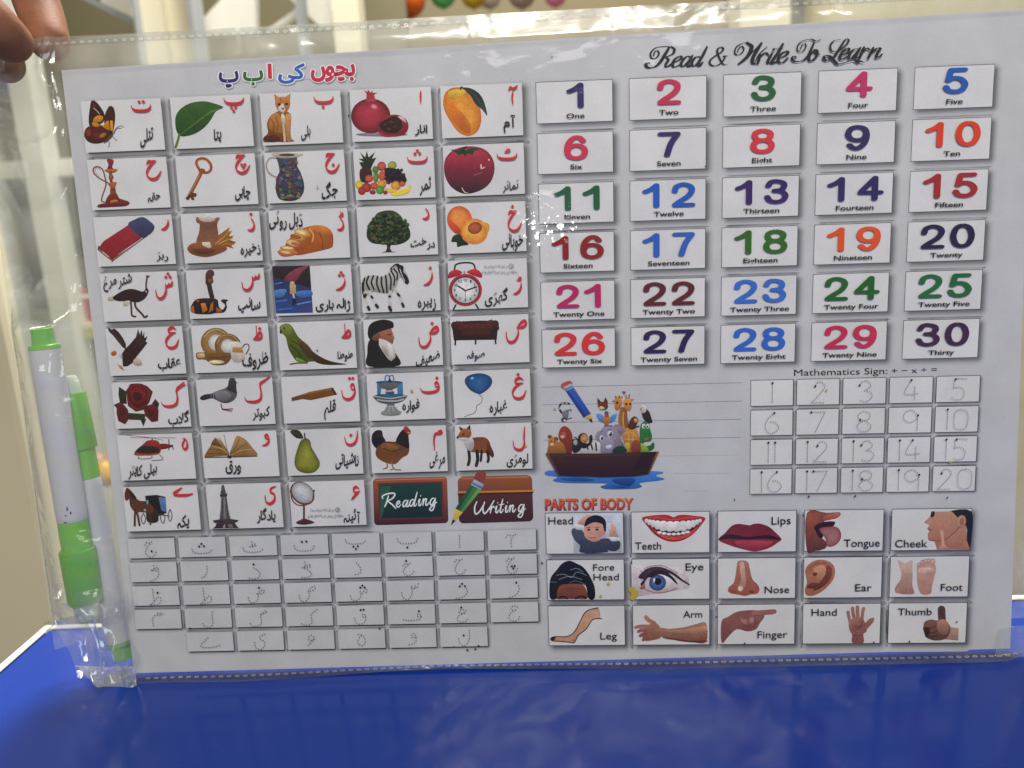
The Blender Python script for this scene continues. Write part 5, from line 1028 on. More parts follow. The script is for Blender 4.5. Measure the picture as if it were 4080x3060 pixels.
for w, t in ((28, '192,228 213,180 250,150 276,190 245,245 190,268 155,235 180,160 260,110 328,107'), (72, '320,106 378,150 368,210 330,280 270,340 205,390'), (20, '205,390 330,290 420,200 518,100'), (66, '512,110 455,200 400,300 392,370 425,386'), (22, '418,382 480,260 588,158'),
             (52, '492,255 478,330 455,388'), (46, '500,290 560,240 605,268'), (54, '655,245 600,340 600,378 655,355'), (62, '798,122 730,240 655,350 665,380 725,345'), (32, '690,182 802,180'), (54, '730,322 820,280 864,240 832,222 768,260 732,330 750,368 800,366 862,308'),
             (26, '1028,192 1050,140 1090,118 1102,160 1060,220 1010,226 985,190 1010,120 1090,70 1185,64'), (36, '1090,76 1170,60 1240,86 1298,64'), (50, '1210,108 1170,200 1130,280 1060,345 960,356 915,320 940,288 972,302'), (50, '1212,210 1158,270 1143,330 1180,348 1240,290 1252,220 1215,203 1240,250 1288,262'),
             (36, '1565,66 1480,80 1428,140 1438,210 1490,226 1560,200 1640,130 1672,80 1640,56 1590,110'), (56, '1610,85 1540,200 1480,290 1440,320 1380,342 1338,318 1360,283 1420,290 1470,340 1530,392 1620,370 1720,345 1800,346'),
             (52, '1568,282 1660,230 1672,190 1640,188 1580,240 1552,300 1580,328 1655,285'), (52, '1800,186 1740,198 1690,250 1672,310 1710,314 1795,215'), (56, '1826,176 1770,270 1763,312 1805,295'), (56, '1875,168 1840,250 1806,325'), (46, '1850,240 1910,183 1945,202'), (56, '1998,176 1960,250 1926,318'), (56, '1970,250 2040,188 2088,190 2050,250 2040,304 2080,294 2114,262')):
    I.stroke(INKB, w * .84, pp(t), pen=PEN, taper=.3, k=7)
I.ell(INKB, 670, 200, 20, 17, -20); I.poly(INKB, pp('1725,340 1830,344 1898,380 1820,366 1790,388'))
I.build('script_title', board, 'black script heading Read & Write To Learn')

I = Ink(ZT, K['Q7'])
put_text(I, 'PARTS OF BODY', 172, 194, 1006, 188, 104, '#1e1a1e', .045); I.z += 2e-5
put_text(I, 'PARTS OF BODY', 166, 190, 1000, 184, 106, '#c4622a>#b03038', .032); I.build('body_heading', board, 'orange heading PARTS OF BODY')
I = Ink(ZT, q4); put_text(I, 'Mathematics Sign:', 494, 182, 1190, 168, 50, '#24242a', .0); put_text(I, '+ − x ÷ =', 1222, 166, 1560, 156, 44, '#24242a', .0)
I.build('mathematics_heading', board, 'line reading Mathematics Sign with the five signs')

# --- writing lines, ark picture and pencil
sc = K['Q3']
for (a, b, x0, x1) in ((205, 165, 172, 1940), (361, 327, 178, 1940), (518, 487, 188, 1932), (672, 647, 190, 1926), (826, 803, 1200, 1900), (968, 962, 1340, 1830), (1124, 1118, 1425, 1640)):
    I = Ink(5e-5, sc); I.stroke('#5c5c66' if a < 800 else '#86868e', 3.4 if a < 800 else 2.4, [(x0, a + (b - a) * (x0 - 172) / 1768), ((x0 + x1) / 2, (a + b) / 2 if x0 < 200 else b + 2), (x1, b)], smooth=False, cap=False); I.build('writing_line', board)
I = Ink(Z_PIC, sc)
draw(I, [('S', '#9c4a4a', 62, '372,195 415,178'), ('F', '#2c4c9a', '368,215 440,185 608,440 545,478'), ('F', '#1f3a80', '368,215 392,205 570,462 545,478'), ('F', '#8e9aa8', '362,205 432,172 458,205 392,240'), ('F', '#50647c', '376,222 446,190 452,198 384,232'), ('F', '#b8924a', '548,470 604,440 622,500 605,505'), ('F', '#1c1c22', '588,492 614,480 620,522')])
I.build('pencil_picture', board, 'printed blue pencil with a pink eraser end')
ark = Ink(8e-5, sc)
draw(ark, [('G', '#3a66a8', '198,960 230,940 290,942 320,975 450,988 640,1000 860,990 1020,975 1130,945 1230,950 1242,965 1180,985 1255,1012 1200,1030 1040,1050 1058,1080 1000,1100 860,1106 730,1102 690,1080 740,1055 480,1052 330,1045 270,1025 310,998 220,985'), ('G', '#264a86', '340,1010 500,1000 640,1020 560,1035 400,1030'), ('G', '#22427a', '800,1015 960,1005 1000,1025 940,1080 820,1050'), ('G', '#264a86', '770,1075 860,1070 960,1085 860,1092')])
ark = ark.build('ark_picture', board, 'printed wooden boat full of cartoon animals on blue water')


def arkp(name, shapes, label=None, z=Z_PIC):
    I = Ink(z, sc); draw(I, shapes); return I.build(name, ark, label)


arkp('giraffe', [('S', '#8a5a34', 44, '885,400 870,480 880,560'), ('S', '#7a4a30', 40, '905,400 910,480 925,560'), ('S', '#b88a3c', 12, '895,430 890,500 900,570'), ('G', '#a8703c', '820,300 850,285 875,310 880,360 850,405 822,400 815,350'), ('G', '#b87a40', '890,330 920,300 950,300 968,350 960,400 935,415 905,385'), ('F', '#a06838', '785,330 815,315 822,340'), ('F', '#a8703c', '860,290 888,280 885,305'), ('F', '#a8703c', '955,305 992,310 965,328'), ('S', '#3c2a22', 8, '828,300 824,284'), ('S', '#3c2a22', 8, '858,296 856,280'), ('S', '#3c2a22', 8, '918,302 915,275'), ('S', '#3c2a22', 8, '942,300 945,270'), ('E', '#1c1618', 838, 340, 9, 12, 0), ('E', '#1c1618', 918, 352, 9, 12, 0), ('E', '#1c1618', 952, 352, 8, 11, 0), ('G', '#a4703a', '880,600 930,560 1000,570 1030,640 1035,770 930,775 900,700'), ('S', '#c49a50', 6, '900,610 960,600 1010,640'), ('S', '#c49a50', 6, '930,580 940,680'), ('S', '#c49a50', 6, '985,580 975,690'), ('S', '#c49a50', 6, '900,660 1020,670'), ('G', '#9a3c34', '882,240 895,238 898,246 905,238 915,245 898,266')], 'two giraffes with crossed necks under a heart')
arkp('brown_bird', [('F', '#4a2a1e', '662,295 690,325 705,355 670,375'), ('F', '#4a2a1e', '735,290 755,330 752,370 712,350'), ('G', '#5a3422', '670,350 712,330 755,360 745,395 690,400'), ('G', '#b8a484', '680,378 705,372 728,390 690,404')], 'small brown bird with raised wings', Z_PIC + 4e-4)
arkp('lemur', [('S', '#24242a', 17, '350,430 330,395 340,355 380,345 415,350'), ('S', '#b0b0b4', 8, '332,400 336,380'), ('S', '#b0b0b4', 8, '350,350 366,346'), ('S', '#b0b0b4', 8, '385,345 398,347'), ('G', '#6a6a70', '355,425 400,400 412,430 402,480 372,500 358,470'), ('S', '#5a5a60', 10, '400,420 425,400 432,415'), ('S', '#5a5a60', 10, '402,485 435,475'), ('E', '#3a3a40', 370, 492, 26, 20, 0), ('E', '#b8b8bc', 376, 498, 12, 9, 0)], 'upside down ring tailed lemur')
arkp('blue_bird', [('G', '#4a78b4', '655,440 700,445 735,485 725,520 690,510 665,480'), ('G', '#4a78b4', '835,440 795,450 765,490 775,522 810,505 830,475'), ('G', '#2c5288', '725,425 745,415 765,430 755,450 735,450'), ('G', '#a8642c', '725,455 765,450 772,500 760,540 730,540 718,500'), ('S', '#2c5080', 16, '730,550 790,548'), ('E', '#8a3c34', 745, 455, 17, 14, 0)], 'blue and orange bird with spread wings')
arkp('monkey', [('G', '#4a3026', '960,480 990,460 1010,470 1025,490 1015,520 1000,560 970,575 935,560 940,520'), ('G', '#b88a64', '985,485 1010,480 1018,505 995,515'), ('S', '#4a3026', 10, '1000,555 1030,545')], 'brown monkey sitting', Z_PIC + 4e-4)
arkp('eagle', [('G', '#2a2226', '1055,420 1085,395 1120,420 1140,480 1148,512 1110,515 1070,480'), ('G', '#b8b0b0', '1050,385 1070,362 1092,380 1090,420 1060,430'), ('F', '#b07a3c', '1058,380 1036,398 1056,400'), ('E', '#1c1618', 1066, 385, 4, 4, 0)], 'white headed eagle', Z_PIC + 3e-4)
arkp('crocodile', [('G', '#2c6434', '1055,520 1100,500 1122,520 1130,580 1145,630 1135,680 1080,690 1060,720 1120,720 1160,690 1165,740 1120,770 1040,772 1035,640 1040,560'), ('G', '#7a9a3c', '1040,700 1090,720 1115,770 1035,772'), ('E', '#c8ccc8', 1072, 548, 17, 22, 0), ('E', '#c8ccc8', 1108, 548, 16, 22, 0), ('E', '#16181c', 1076, 552, 8, 10, 0), ('E', '#16181c', 1106, 552, 8, 10, 0), ('F', '#a0483c', '1075,655 1115,655 1095,675'), ('E', '#1e4a28', 1080, 620, 6, 5, 0), ('E', '#1e4a28', 1118, 622, 6, 5, 0)], 'green crocodile with goggle eyes')
arkp('elephant', [('G', '#70687c', '800,560 840,530 890,560 912,590 880,620 870,660 900,720 880,770 820,780 800,700'), ('G', '#7c7488', '645,640 670,590 690,590 710,560 770,550 830,570 860,640 870,700 830,770 790,785 700,785 690,700 660,670'), ('G', '#8a6a78', '830,550 880,580 895,600 850,610'), ('G', '#847c90', '690,660 750,640 800,670 810,740 780,785 700,785 695,720'), ('E', '#c8c8d0', 775, 615, 24, 30, 15), ('E', '#c4c4cc', 700, 650, 17, 24, 10), ('E', '#22283a', 778, 618, 15, 20, 10), ('E', '#22283a', 704, 654, 10, 15, 10), ('E', '#d0d0d8', 772, 608, 5, 7, 0), ('G', '#c0b8bc', '735,725 780,710 790,730 760,748'), ('E', '#a07480', 815, 655, 18, 14, 0), ('S', '#54506a', 5, '690,600 715,588'), ('S', '#54506a', 5, '755,575 790,575')], 'grey elephant with big eyes', Z_PIC + 2.5e-4)
arkp('zebra', [('G', '#b4b0b0', '500,690 560,700 640,700 690,690 690,785 520,785'), ('S', '#1c1a20', 14, '520,700 545,740'), ('S', '#1c1a20', 14, '570,705 580,750'), ('S', '#1c1a20', 14, '610,710 620,750'), ('S', '#1c1a20', 14, '650,700 655,760'), ('G', '#2a282e', '440,680 470,640 500,670 530,720 500,770 450,775'), ('E', '#8a888c', 470, 690, 20, 26, 0), ('S', '#b0b0b4', 5, '450,660 480,650')], 'zebra foal', Z_PIC + 1e-4)
arkp('chimpanzee', [('G', '#2a201e', '495,640 530,608 570,620 582,660 560,700 590,690 592,640 610,622 622,650 610,700 560,740 500,720'), ('E', '#a87a4c', 548, 655, 34, 40, 0), ('S', '#5a3426', 5, '535,672 552,680 566,668'), ('S', '#2a201e', 5, '530,640 545,642')], 'waving young chimpanzee', Z_PIC + 2.5e-4)
arkp('orangutan', [('G', '#7a3028', '325,600 350,555 390,550 430,590 445,650 440,780 380,780 340,690 322,640'), ('G', '#8c4a3c', '335,610 375,600 390,640 360,660 335,645'), ('E', '#b08c78', 358, 640, 20, 16, 0), ('S', '#1c1618', 6, '342,615 350,620')], 'red haired orangutan', Z_PIC + 1e-4)
arkp('bear_cub', [('G', '#8a5a30', '222,770 235,720 300,690 350,690 375,730 380,785 230,790'), ('G', '#a06a3c', '232,690 245,650 290,640 315,670 310,720 270,735 240,725'), ('E', '#6a4028', 245, 640, 18, 16, 0), ('E', '#6a4028', 302, 658, 18, 16, 0), ('E', '#1c1618', 255, 680, 6, 7, 0), ('E', '#1c1618', 288, 682, 6, 7, 0), ('E', '#c09a6c', 265, 708, 20, 14, 0)], 'golden bear cub', Z_PIC + 2e-4)
arkp('small_bear', [('G', '#7a3c28', '965,700 1000,665 1040,690 1040,775 970,775'), ('G', '#a8903c', '905,700 935,690 950,720 930,775 910,740'), ('G', '#1e3a22', '800,750 850,720 900,730 920,770 810,782')], 'brown bear beside a tortoise', Z_PIC + 5e-4)
arkp('boat', [('F', '#3e2620>#2c1c1a', '205,785 700,786 1207,768 1120,965 985,985 700,993 450,985 318,978'), ('F', '#5a3a2a', '205,785 235,786 332,980 316,978'), ('F', '#6a4632', '1207,768 1185,770 1106,966 1120,965'), ('F', '#2a1a1a', '1040,780 1184,772 1105,966 985,985 960,940 1010,870'), ('L', '#2c1c18', 4, '240,830 640,840 1000,830'), ('L', '#2c1c18', 4, '262,885 640,896 960,885'), ('L', '#2c1c18', 4, '285,935 640,946 940,938'), ('L', '#54382a', 4, '222,800 640,806 1060,794')], 'brown plank boat', Z_PIC + 6.5e-4)

# --- reading and writing badges
sc = K['Q2']


def rrect(x0, y0, x1, y1, r, sl=0.0):
    P = []
    for cx, cy, a0 in ((x1 - r, y0 + r, -90), (x1 - r, y1 - r, 0), (x0 + r, y1 - r, 90), (x0 + r, y0 + r, 180)):
        for i in range(6):
            a = math.radians(a0 + i * 18); x, y = cx + r * math.cos(a), cy + r * math.sin(a); P.append((x + (y - y0) * 0.03, y + (x - x0) * sl))
    return P


I = Ink(6e-5, sc); I.poly('#8c4a34>#3a1c1a', rrect(895, 843, 1440, 1185, 28, -.03)); I.poly('#b07458', rrect(912, 852, 1425, 858, 3, -.03)); I.poly('#5a2c22', rrect(934, 876, 1408, 1146, 4, -.03))
I.poly('#1c3c34>#152a24', rrect(944, 886, 1398, 1136, 4, -.03)); I.poly('#28503c', [(950, 900), (1030, 896), (960, 1130), (952, 1132)])
badge = I.build('reading_badge', board, 'printed chalkboard badge reading Reading')
wht = '#c8ccce'
I = Ink(Z_TXT, sc)
for s_ in ('1012,966 1000,1010 985,1046', '972,986 966,970 1000,952 1050,946 1058,962 1036,988 1000,1004', '1006,1004 1040,1030 1066,1058'): I.stroke(wht, 11, pp(s_), taper=.3)
for k_, x, y, s in (('e', 1072, 1048, 44), ('a', 1118, 1046, 48), ('d', 1168, 1042, 50), ('i', 1232, 1038, 50), ('n', 1262, 1036, 50), ('g', 1318, 1032, 50)): script(I, [(k_, x, y, s, -.04)], wht, 10, None)
I.build('badge_lettering', badge)
I = Ink(6e-5, sc); I.poly('#54302a>#3c2420', rrect(1518, 835, 2064, 1172, 34, -.03)); I.poly('#8c4e2e>#70402a', [(1524, 935), (1520, 860), (1550, 826), (2030, 815), (2062, 840), (2066, 925)]); I.poly('#b8702c', [(1516, 935), (2078, 925), (2080, 938), (1518, 950)]); I.poly('#a06a48', [(1545, 838), (2030, 824), (2040, 834), (1550, 846)]); I.poly('#3a2018', [(1518, 952), (2076, 940), (2072, 950), (1520, 962)])
badge2 = I.build('writing_badge', board, 'printed brown satchel badge reading Writing')
I = Ink(Z_TXT, sc)
for s_ in ('1660,1008 1644,1050 1650,1098 1680,1080 1716,1020', '1716,1010 1704,1060 1716,1096 1750,1060 1786,1000', ): I.stroke(wht, 11, pp(s_), taper=.3)
for k_, x, y, s in (('r', 1756, 1092, 48), ('i', 1796, 1090, 50), ('t', 1826, 1088, 56), ('i', 1868, 1086, 50), ('n', 1898, 1084, 50), ('g', 1966, 1080, 52)): script(I, [(k_, x, y, s, -.04)], wht, 10, None)
I.build('badge_lettering', badge2)
I = Ink(Z_PIC, sc)
draw(I, [('S', '#7c3a34', 78, '1690,820 1672,850'), ('F', '#8c98a8', '1640,845 1712,885 1690,925 1615,888'), ('F', '#4c6484', '1628,868 1700,905 1694,915 1622,878'), ('F', '#3a6a3a', '1612,888 1690,925 1556,1090 1502,1062'), ('F', '#24502c', '1612,888 1636,900 1524,1074 1502,1062'), ('F', '#5a8a44', '1668,914 1690,925 1556,1090 1540,1082'), ('F', '#b89a44', '1502,1062 1556,1090 1490,1165 1470,1180'), ('F', '#1c1a1e', '1482,1140 1502,1152 1468,1186')])
I.build('pencil_picture', badge2, 'printed green pencil with a pink eraser end')

# --- stray specks, ink dots and yellow stains on the print
I = Ink(9e-4)
for x, y in ((1391, 462), (1266, 1395), (2199, 230), (2852, 2454), (2965, 2560), (3620, 2553), (3808, 2474), (3478, 2555), (761, 2499), (1514, 2501), (1810, 2573), (1908, 2569), (1863, 2586), (1895, 2582), (3404, 1974), (3770, 1980), (3220, 1976), (2160, 2240), (2925, 1988), (2808, 665)):
    I.ell('#2c2c34', x, y, rnd.uniform(3, 5.5), rnd.uniform(2.5, 4), rnd.uniform(0, 180), n=8)
I.build('ink_specks', board)
I = Ink(9.2e-4)
for x, y, rx, ry in ((2516, 2346, 14, 12), (2528, 2362, 16, 16), (2518, 2378, 12, 10), (2424, 2323, 6, 6), (2393, 2372, 5, 5), (1642, 1556, 6, 6), (3290, 1553, 4, 5), (2095, 1775, 5, 5), (1267, 746, 3, 5), (2210, 1627, 5, 4), (3780, 1838, 6, 4)):
    I.ell('#a8903c', x, y, rx, ry, 20, n=10)
I.build('yellow_stains', board, 'small yellow stains near the eye card')
from mathutils import noise as mn

# ------------------------------------------------------------------ table
XL = (TP(0, 2642)[0] + TP(177, 2506)[0]) / 2 - 0.0003; XR, YF = 0.62, -0.75; YB = TP(4060, 2372)[1]
table = empty('table', (0.1, -0.3, 0.0)); tag(table, 'glossy blue table top with a white edge strip under the sleeve', 'table')
b = MB(); b.box(((XL + XR) / 2, (YF + YB) / 2, -0.0135), (XR - XL - 0.009, YB - YF - 0.009, 0.026)); b.build('table_top', M_TABLE, table)
b = MB()
b.box((XL + 0.002, (YF + YB) / 2, -0.013), (0.0038, YB - YF, 0.027)); b.box(((XL + XR) / 2, YB - 0.002, -0.013), (XR - XL - 0.009, 0.0038, 0.027)); b.build('edge_strip', M_WHITE, table, bevel=0.0006)
b = MB(); b.box((XL + 0.0042, (YF + YB) / 2 - 0.003, -0.0135), (0.0007, YB - YF - 0.009, 0.0268)); b.box(((XL + XR) / 2, YB - 0.0042, -0.0135), (XR - XL - 0.012, 0.0007, 0.0268)); b.build('edge_seam', M_BLACK, table)
b = MB()
for sx in (XL + 0.05, XR - 0.05):
    for sy in (YF + 0.06, YB - 0.05): b.box((sx, sy, -0.40), (0.04, 0.04, 0.74))
b.build('table_frame', M_METAL, table)

# ------------------------------------------------------------------ markers
def board_xz(p):                                   # coordinates along the sheet of a world point
    d = np.array(p) - BLw; return d @ EX, d @ EY


def marker(label, p_plug, p_nub, off0, off1, r):
    P0, P1 = BO(*p_plug, off0), BO(*p_nub, off1); ax = P1 - P0; Ln = np.linalg.norm(ax); ax /= Ln
    root = empty('marker', P1); tag(root, label, 'marker pen', 'marker pens in the sleeve')
    S = Ln
    def seg(name, prof, m, parent=root, n=40):
        b = MB(); b.lathe(P0, ax, [(d * S, rr * r) for d, rr in prof], n); o = b.build(name, m, parent, True)
        o.modifiers.new('edges', 'EDGE_SPLIT').split_angle = math.radians(40); return o
    seg('end_plug', [(0, .64), (.002, .70), (.052, .72), (.053, .9), (.056, .98), (.068, 1.0), (.069, .9)], M_GREEN)
    bar = seg('barrel', [(.069, .9), (.0695, 1.0), (.30, 1.0), (.62, 1.0), (.645, .99), (.65, .96)], M_BARREL)
    seg('collar', [(.65, .9), (.651, .97), (.70, .98), (.752, .98), (.753, .9)], M_GREEN)
    seg('cap', [(.751, 1.06), (.753, 1.15), (.76, 1.18), (.84, 1.17), (.935, 1.13), (.941, 1.08), (.942, .7)], M_GREEN_D)
    b = MB(); t = np.cross(ax, NB); t /= np.linalg.norm(t)
    seg('nub', [(.942, .86), (.955, .86), (.99, .78), (1.0, .66)], M_NUB)
    return root, P0, P1, ax, r


m1 = marker('white marker with a lime green cap, nearer the viewer, its green cap pointing down', (166, 1308), (352, 2462), 0.0035, 0.0035, 0.0062)
M1A, M1B = m1[1], m1[2]
b = MB()
for d, s_, w_, l_ in ((.60, .35, .0003, .0016), (.615, .5, .0003, .0012), (.622, .2, .0004, .0005), (.645, .1, .0006, .0005)):
    P = M1A + (M1B - M1A) * d; side = np.cross(m1[3], NB); q = s_; n = NB * math.sqrt(1 - q * q) + side * -q
    b.box(P + n * m1[4] * 1.004, (w_ * 2, l_, 0.00008), (np.cross(m1[3], n), m1[3], n))
for o_ in list(m1[0].children):
    if o_.name.startswith('barrel'): b.build('scuff_mark', M_SCUFF, o_)
m2 = marker('white marker half hidden behind the other one, its green cap pointing up', (492, 2622), (262, 1500), -0.0055, -0.0055, 0.0058)

# ------------------------------------------------------------------ plastic sleeve
SL = BO(0, 1017, 0)[0] + 0.0005                     # left edge of the sleeve (world x)
lxL = SL - BLw[0]; lxR = BOARD_W + 0.0075
sleeve = empty('plastic_sleeve', (0.0, 0.0, 0.0)); tag(sleeve, 'clear crinkled plastic sleeve with perforated seams around the learning board', 'plastic sleeve')
spark_c = B(2180, 905, 0.003)
F_FRONT = film_material('clear_film', veil=0.014, rough=0.07, gloss=0.8, big=0.09, small=0.016, spark=(spark_c, 0.016))
F_BACK = film_material('clear_film_behind', veil=0.16, rough=0.12, gloss=0.8, big=0.25, small=0.04)
F_POCKET = film_material('pocket_film', veil=0.13, rough=0.06, gloss=2.0, big=0.25, small=0.09)
F_CRUMPLE = film_material('crumpled_film', veil=0.15, rough=0.05, gloss=2.6, big=0.3, small=0.08)
F_TOP = film_material('top_film', veil=0.17, rough=0.13, gloss=1.0, big=0.10, small=0.012)
F_SEAM = film_material('welded_film', veil=0.09, rough=0.14, gloss=0.4, big=0.2, small=0.05, tint=(0.72, 0.73, 0.72))  # grey tint puts the shade below the board into the seam film


def vtop(lx):                                       # local height of the sleeve's top edge at local x
    t = (lx - lxL) / (lxR - lxL)
    return BOARD_H + 0.0135 - 0.0045 * t


def fbm(x, y, s, seed=0.0): return mn.fractal(Vector((x * s + seed, y * s, seed)), 1.0, 2.0, 3)


def ridge(x, y, s, seed=0.0): return 1 - min(1, abs(mn.noise(Vector((x * s + seed, y * s, seed * 1.7)))) * 3.2)


am1 = board_xz(M1A); bm1 = board_xz(M1B); am2 = board_xz(m2[2]); bm2 = board_xz(m2[1])


def sm(a, b_, x): t = min(1, max(0, (x - a) / (b_ - a))); return t * t * (3 - 2 * t)


def bulge(lx, ly):
    o = 0.0
    for (xa, ya), (xb, yb), h, w in ((am1, bm1, 0.0115, 0.0105), (am2, bm2, 0.003, 0.010)):
        t = (ly - yb) / (ya - yb); x = xb + (xa - xb) * t
        o = max(o, h * math.exp(-((lx - x) / w) ** 2) ** 0.7 * sm(1.10, 1.0, t) * sm(-0.12, 0.02, t))
    return o


def front_off(lx, ly):
    T = vtop(lx); o = 0.0018
    o += 0.0004 * fbm(lx, ly, 16, 3.1) + 0.00008 * fbm(lx, ly, 55, 8.2)
    if ly > BOARD_H - 0.001:                         # over the top edge: rolls back to the seam
        t = (ly - BOARD_H + 0.001) / (T - BOARD_H + 0.001); o += -0.0009 * sm(0, .22, t) - 0.0018 * t - 0.0009 * math.sin(math.pi * t) * (0.4 + 1.3 * fbm(lx, 0, 9, 2.2))
    if lx < 0:
        e = sm(lxL, lxL + 0.012, lx); o = o * e + bulge(lx, ly) * sm(lxL, lxL + 0.004, lx)
        wr = sm(0.10, 0.19, ly) * sm(0.0, -0.006, lx); o += wr * (0.0040 * (ridge(lx, ly, 30, 5.5) ** 2) + 0.0007 * ridge(lx + ly, ly * .6, 60, 2.5) ** 2 - 0.001) * e
    if ly < 0: o -= 0.0
    return o


def film_sheet(name, mat, nx, ny, x0, x1, y0f, y1f, offf, parent=sleeve, flat=False):
    v = []; f = []
    for j in range(ny + 1):
        for i in range(nx + 1):
            lx = x0 + (x1 - x0) * i / nx; ly = y0f(lx) + (y1f(lx) - y0f(lx)) * j / ny
            v.append(BLw + EX * lx + EY * ly + NB * offf(lx, ly))
    for j in range(ny):
        for i in range(nx): k = j * (nx + 1) + i; f.append((k, k + 1, k + nx + 2, k + nx + 1))
    return mesh_obj(name, v, f, mat, parent, not flat)


film_sheet('front_film', F_FRONT, 150, 100, 0.0, lxR, lambda x: -0.0008, lambda x: BOARD_H - 0.001, front_off)
film_sheet('top_film', F_TOP, 220, 16, 0.0, lxR, lambda x: BOARD_H - 0.001, vtop, front_off)
film_sheet('pen_pocket_film', F_POCKET, 60, 150, lxL, 0.0, lambda x: 0.030, vtop, front_off)
film_sheet('back_film', F_BACK, 70, 50, lxL, lxR, lambda x: 0.012, lambda x: vtop(x) - 0.0005, lambda x, y: -0.0135 * sm(lxL, lxL + .014, x) * sm(0.02, -0.03, x) - 0.0034 * sm(-0.02, 0.0, x) + 0.0012 * fbm(x, y, 24, 6.1) + 0.0022 * sm(BOARD_H - 0.002, vtop(x), y))


def seam_mesh(name, pts_a, pts_b, dashes, parent=sleeve):
    b = MB(); n = len(pts_a)
    b.add(list(pts_a) + list(pts_b), [(i, i + 1, n + i + 1, n + i) for i in range(n - 1)])
    b.mi = 1
    for c, ux, uy, l, h in dashes:                   # raised rim of each weld mark
        m = 14; k1 = [c + ux * math.cos(2 * math.pi * i / m) * l + uy * math.sin(2 * math.pi * i / m) * h for i in range(m)]
        k2 = [c + ux * math.cos(2 * math.pi * i / m) * l * .62 + uy * math.sin(2 * math.pi * i / m) * h * .45 for i in range(m)]
        b.add(k1 + k2, [(i, (i + 1) % m, m + (i + 1) % m, m + i) for i in range(m)])
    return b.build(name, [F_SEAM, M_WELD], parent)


M_WELD = film_material('weld_rim', veil=0.5, rough=0.2, gloss=1.2)
# top seam: a double strip along the upper edge
N = 90; A_, B_ = [], []
for i in range(N + 1):
    lx = lxL + (lxR - lxL) * i / N; T = vtop(lx)
    wv = 0.0006 * fbm(lx, 0, 40, 9); A_.append(BLw + EX * lx + EY * (T - 0.0035) + NB * (-0.0008 + wv)); B_.append(BLw + EX * lx + EY * (T + 0.0004 * fbm(lx, 0, 60, 4)) + NB * (-0.0014 - wv))
D_ = []
for i in range(122):
    lx = lxL + 0.004 + (lxR - lxL - 0.008) * i / 121; T = vtop(lx)
    D_.append((BLw + EX * lx + EY * (T - 0.0028) + NB * 0.0006, EX, EY, 0.0009, 0.0005))
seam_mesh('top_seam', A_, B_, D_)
# bottom seam: flap lying forward on the table
base_px = [(534, 2682), (1250, 2655), (2200, 2626), (3000, 2606), (4025, 2584), (4100, 2582)]
edge_px = [(560, 2722), (700, 2716), (950, 2716), (1250, 2697), (1500, 2678), (1750, 2661), (2000, 2665), (2250, 2664), (2600, 2666), (3000, 2656), (3400, 2649), (3700, 2643), (4000, 2636), (4085, 2606)]
interp = lambda L_, x: float(np.interp(x, [p[0] for p in L_], [p[1] for p in L_]))
A_, B_, D_ = [], [], []
for i in range(N + 1):
    px = 540 + (4085 - 540) * i / N; y0_, y1_ = interp(base_px, px), interp(edge_px, px)
    A_.append(B(px, y0_ + 2, 0.0016)); p = TP(px, y1_, 0.0010 + 0.0008 * (0.5 + 0.5 * mn.noise(Vector((px * .006, 1, 2))))); B_.append(p)
for i in range(108):
    px = 590 + i * 32.3; y0_, y1_ = interp(base_px, px), interp(edge_px, px); t = 0.55
    p = TP(px, y0_ + (y1_ - y0_) * t, 0.0026); D_.append((p, np.array([1.0, 0, 0]), np.array([0, .8, .6]), 0.00105, 0.00042))
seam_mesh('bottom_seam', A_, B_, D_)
b = MB(); n_ = len(B_); b.add(list(B_) + [p + np.array([0, -0.0005, 0.0003]) for p in B_], [(i, i + 1, n_ + i + 1, n_ + i) for i in range(n_ - 1)]); b.build('seam_lip', M_WELD, sleeve)


def crumple(name, quadpx, nx, ny, amp, seed, z0=0.0, mat=F_CRUMPLE, offs=(0.004, 0.004, 0.004, 0.004), onTable=False):
    pts = []
    c4 = [BO(px, py, o) if not onTable else TP(px, py, z0 + o) for (px, py), o in zip(quadpx, offs)]
    v = []; f = []
    for j in range(ny + 1):
        for i in range(nx + 1):
            u, w = i / nx, j / ny
            p = (c4[0] * (1 - u) + c4[1] * u) * (1 - w) + (c4[3] * (1 - u) + c4[2] * u) * w
            r = 0.7 - abs(mn.noise(Vector((p[0] * 48 + seed, p[1] * 48, p[2] * 34)))) * 2.2 + 0.22 * mn.noise(Vector((p[0] * 120, p[1] * 120 + seed, p[2] * 90)))
            r2 = mn.noise(Vector((p[2] * 60 + seed, p[0] * 90, 3.3))); e = min(1, min(u, 1 - u) * 6 + .3)
            p = p + NB * amp * r * e + EX * amp * 0.5 * r2; p[2] = max(p[2], 0.0006); v.append(p)
    for j in range(ny):
        for i in range(nx): k = j * (nx + 1) + i; f.append((k, k + 1, k + nx + 2, k + nx + 1))
    o = mesh_obj(name, v, f, mat, sleeve, True); return o


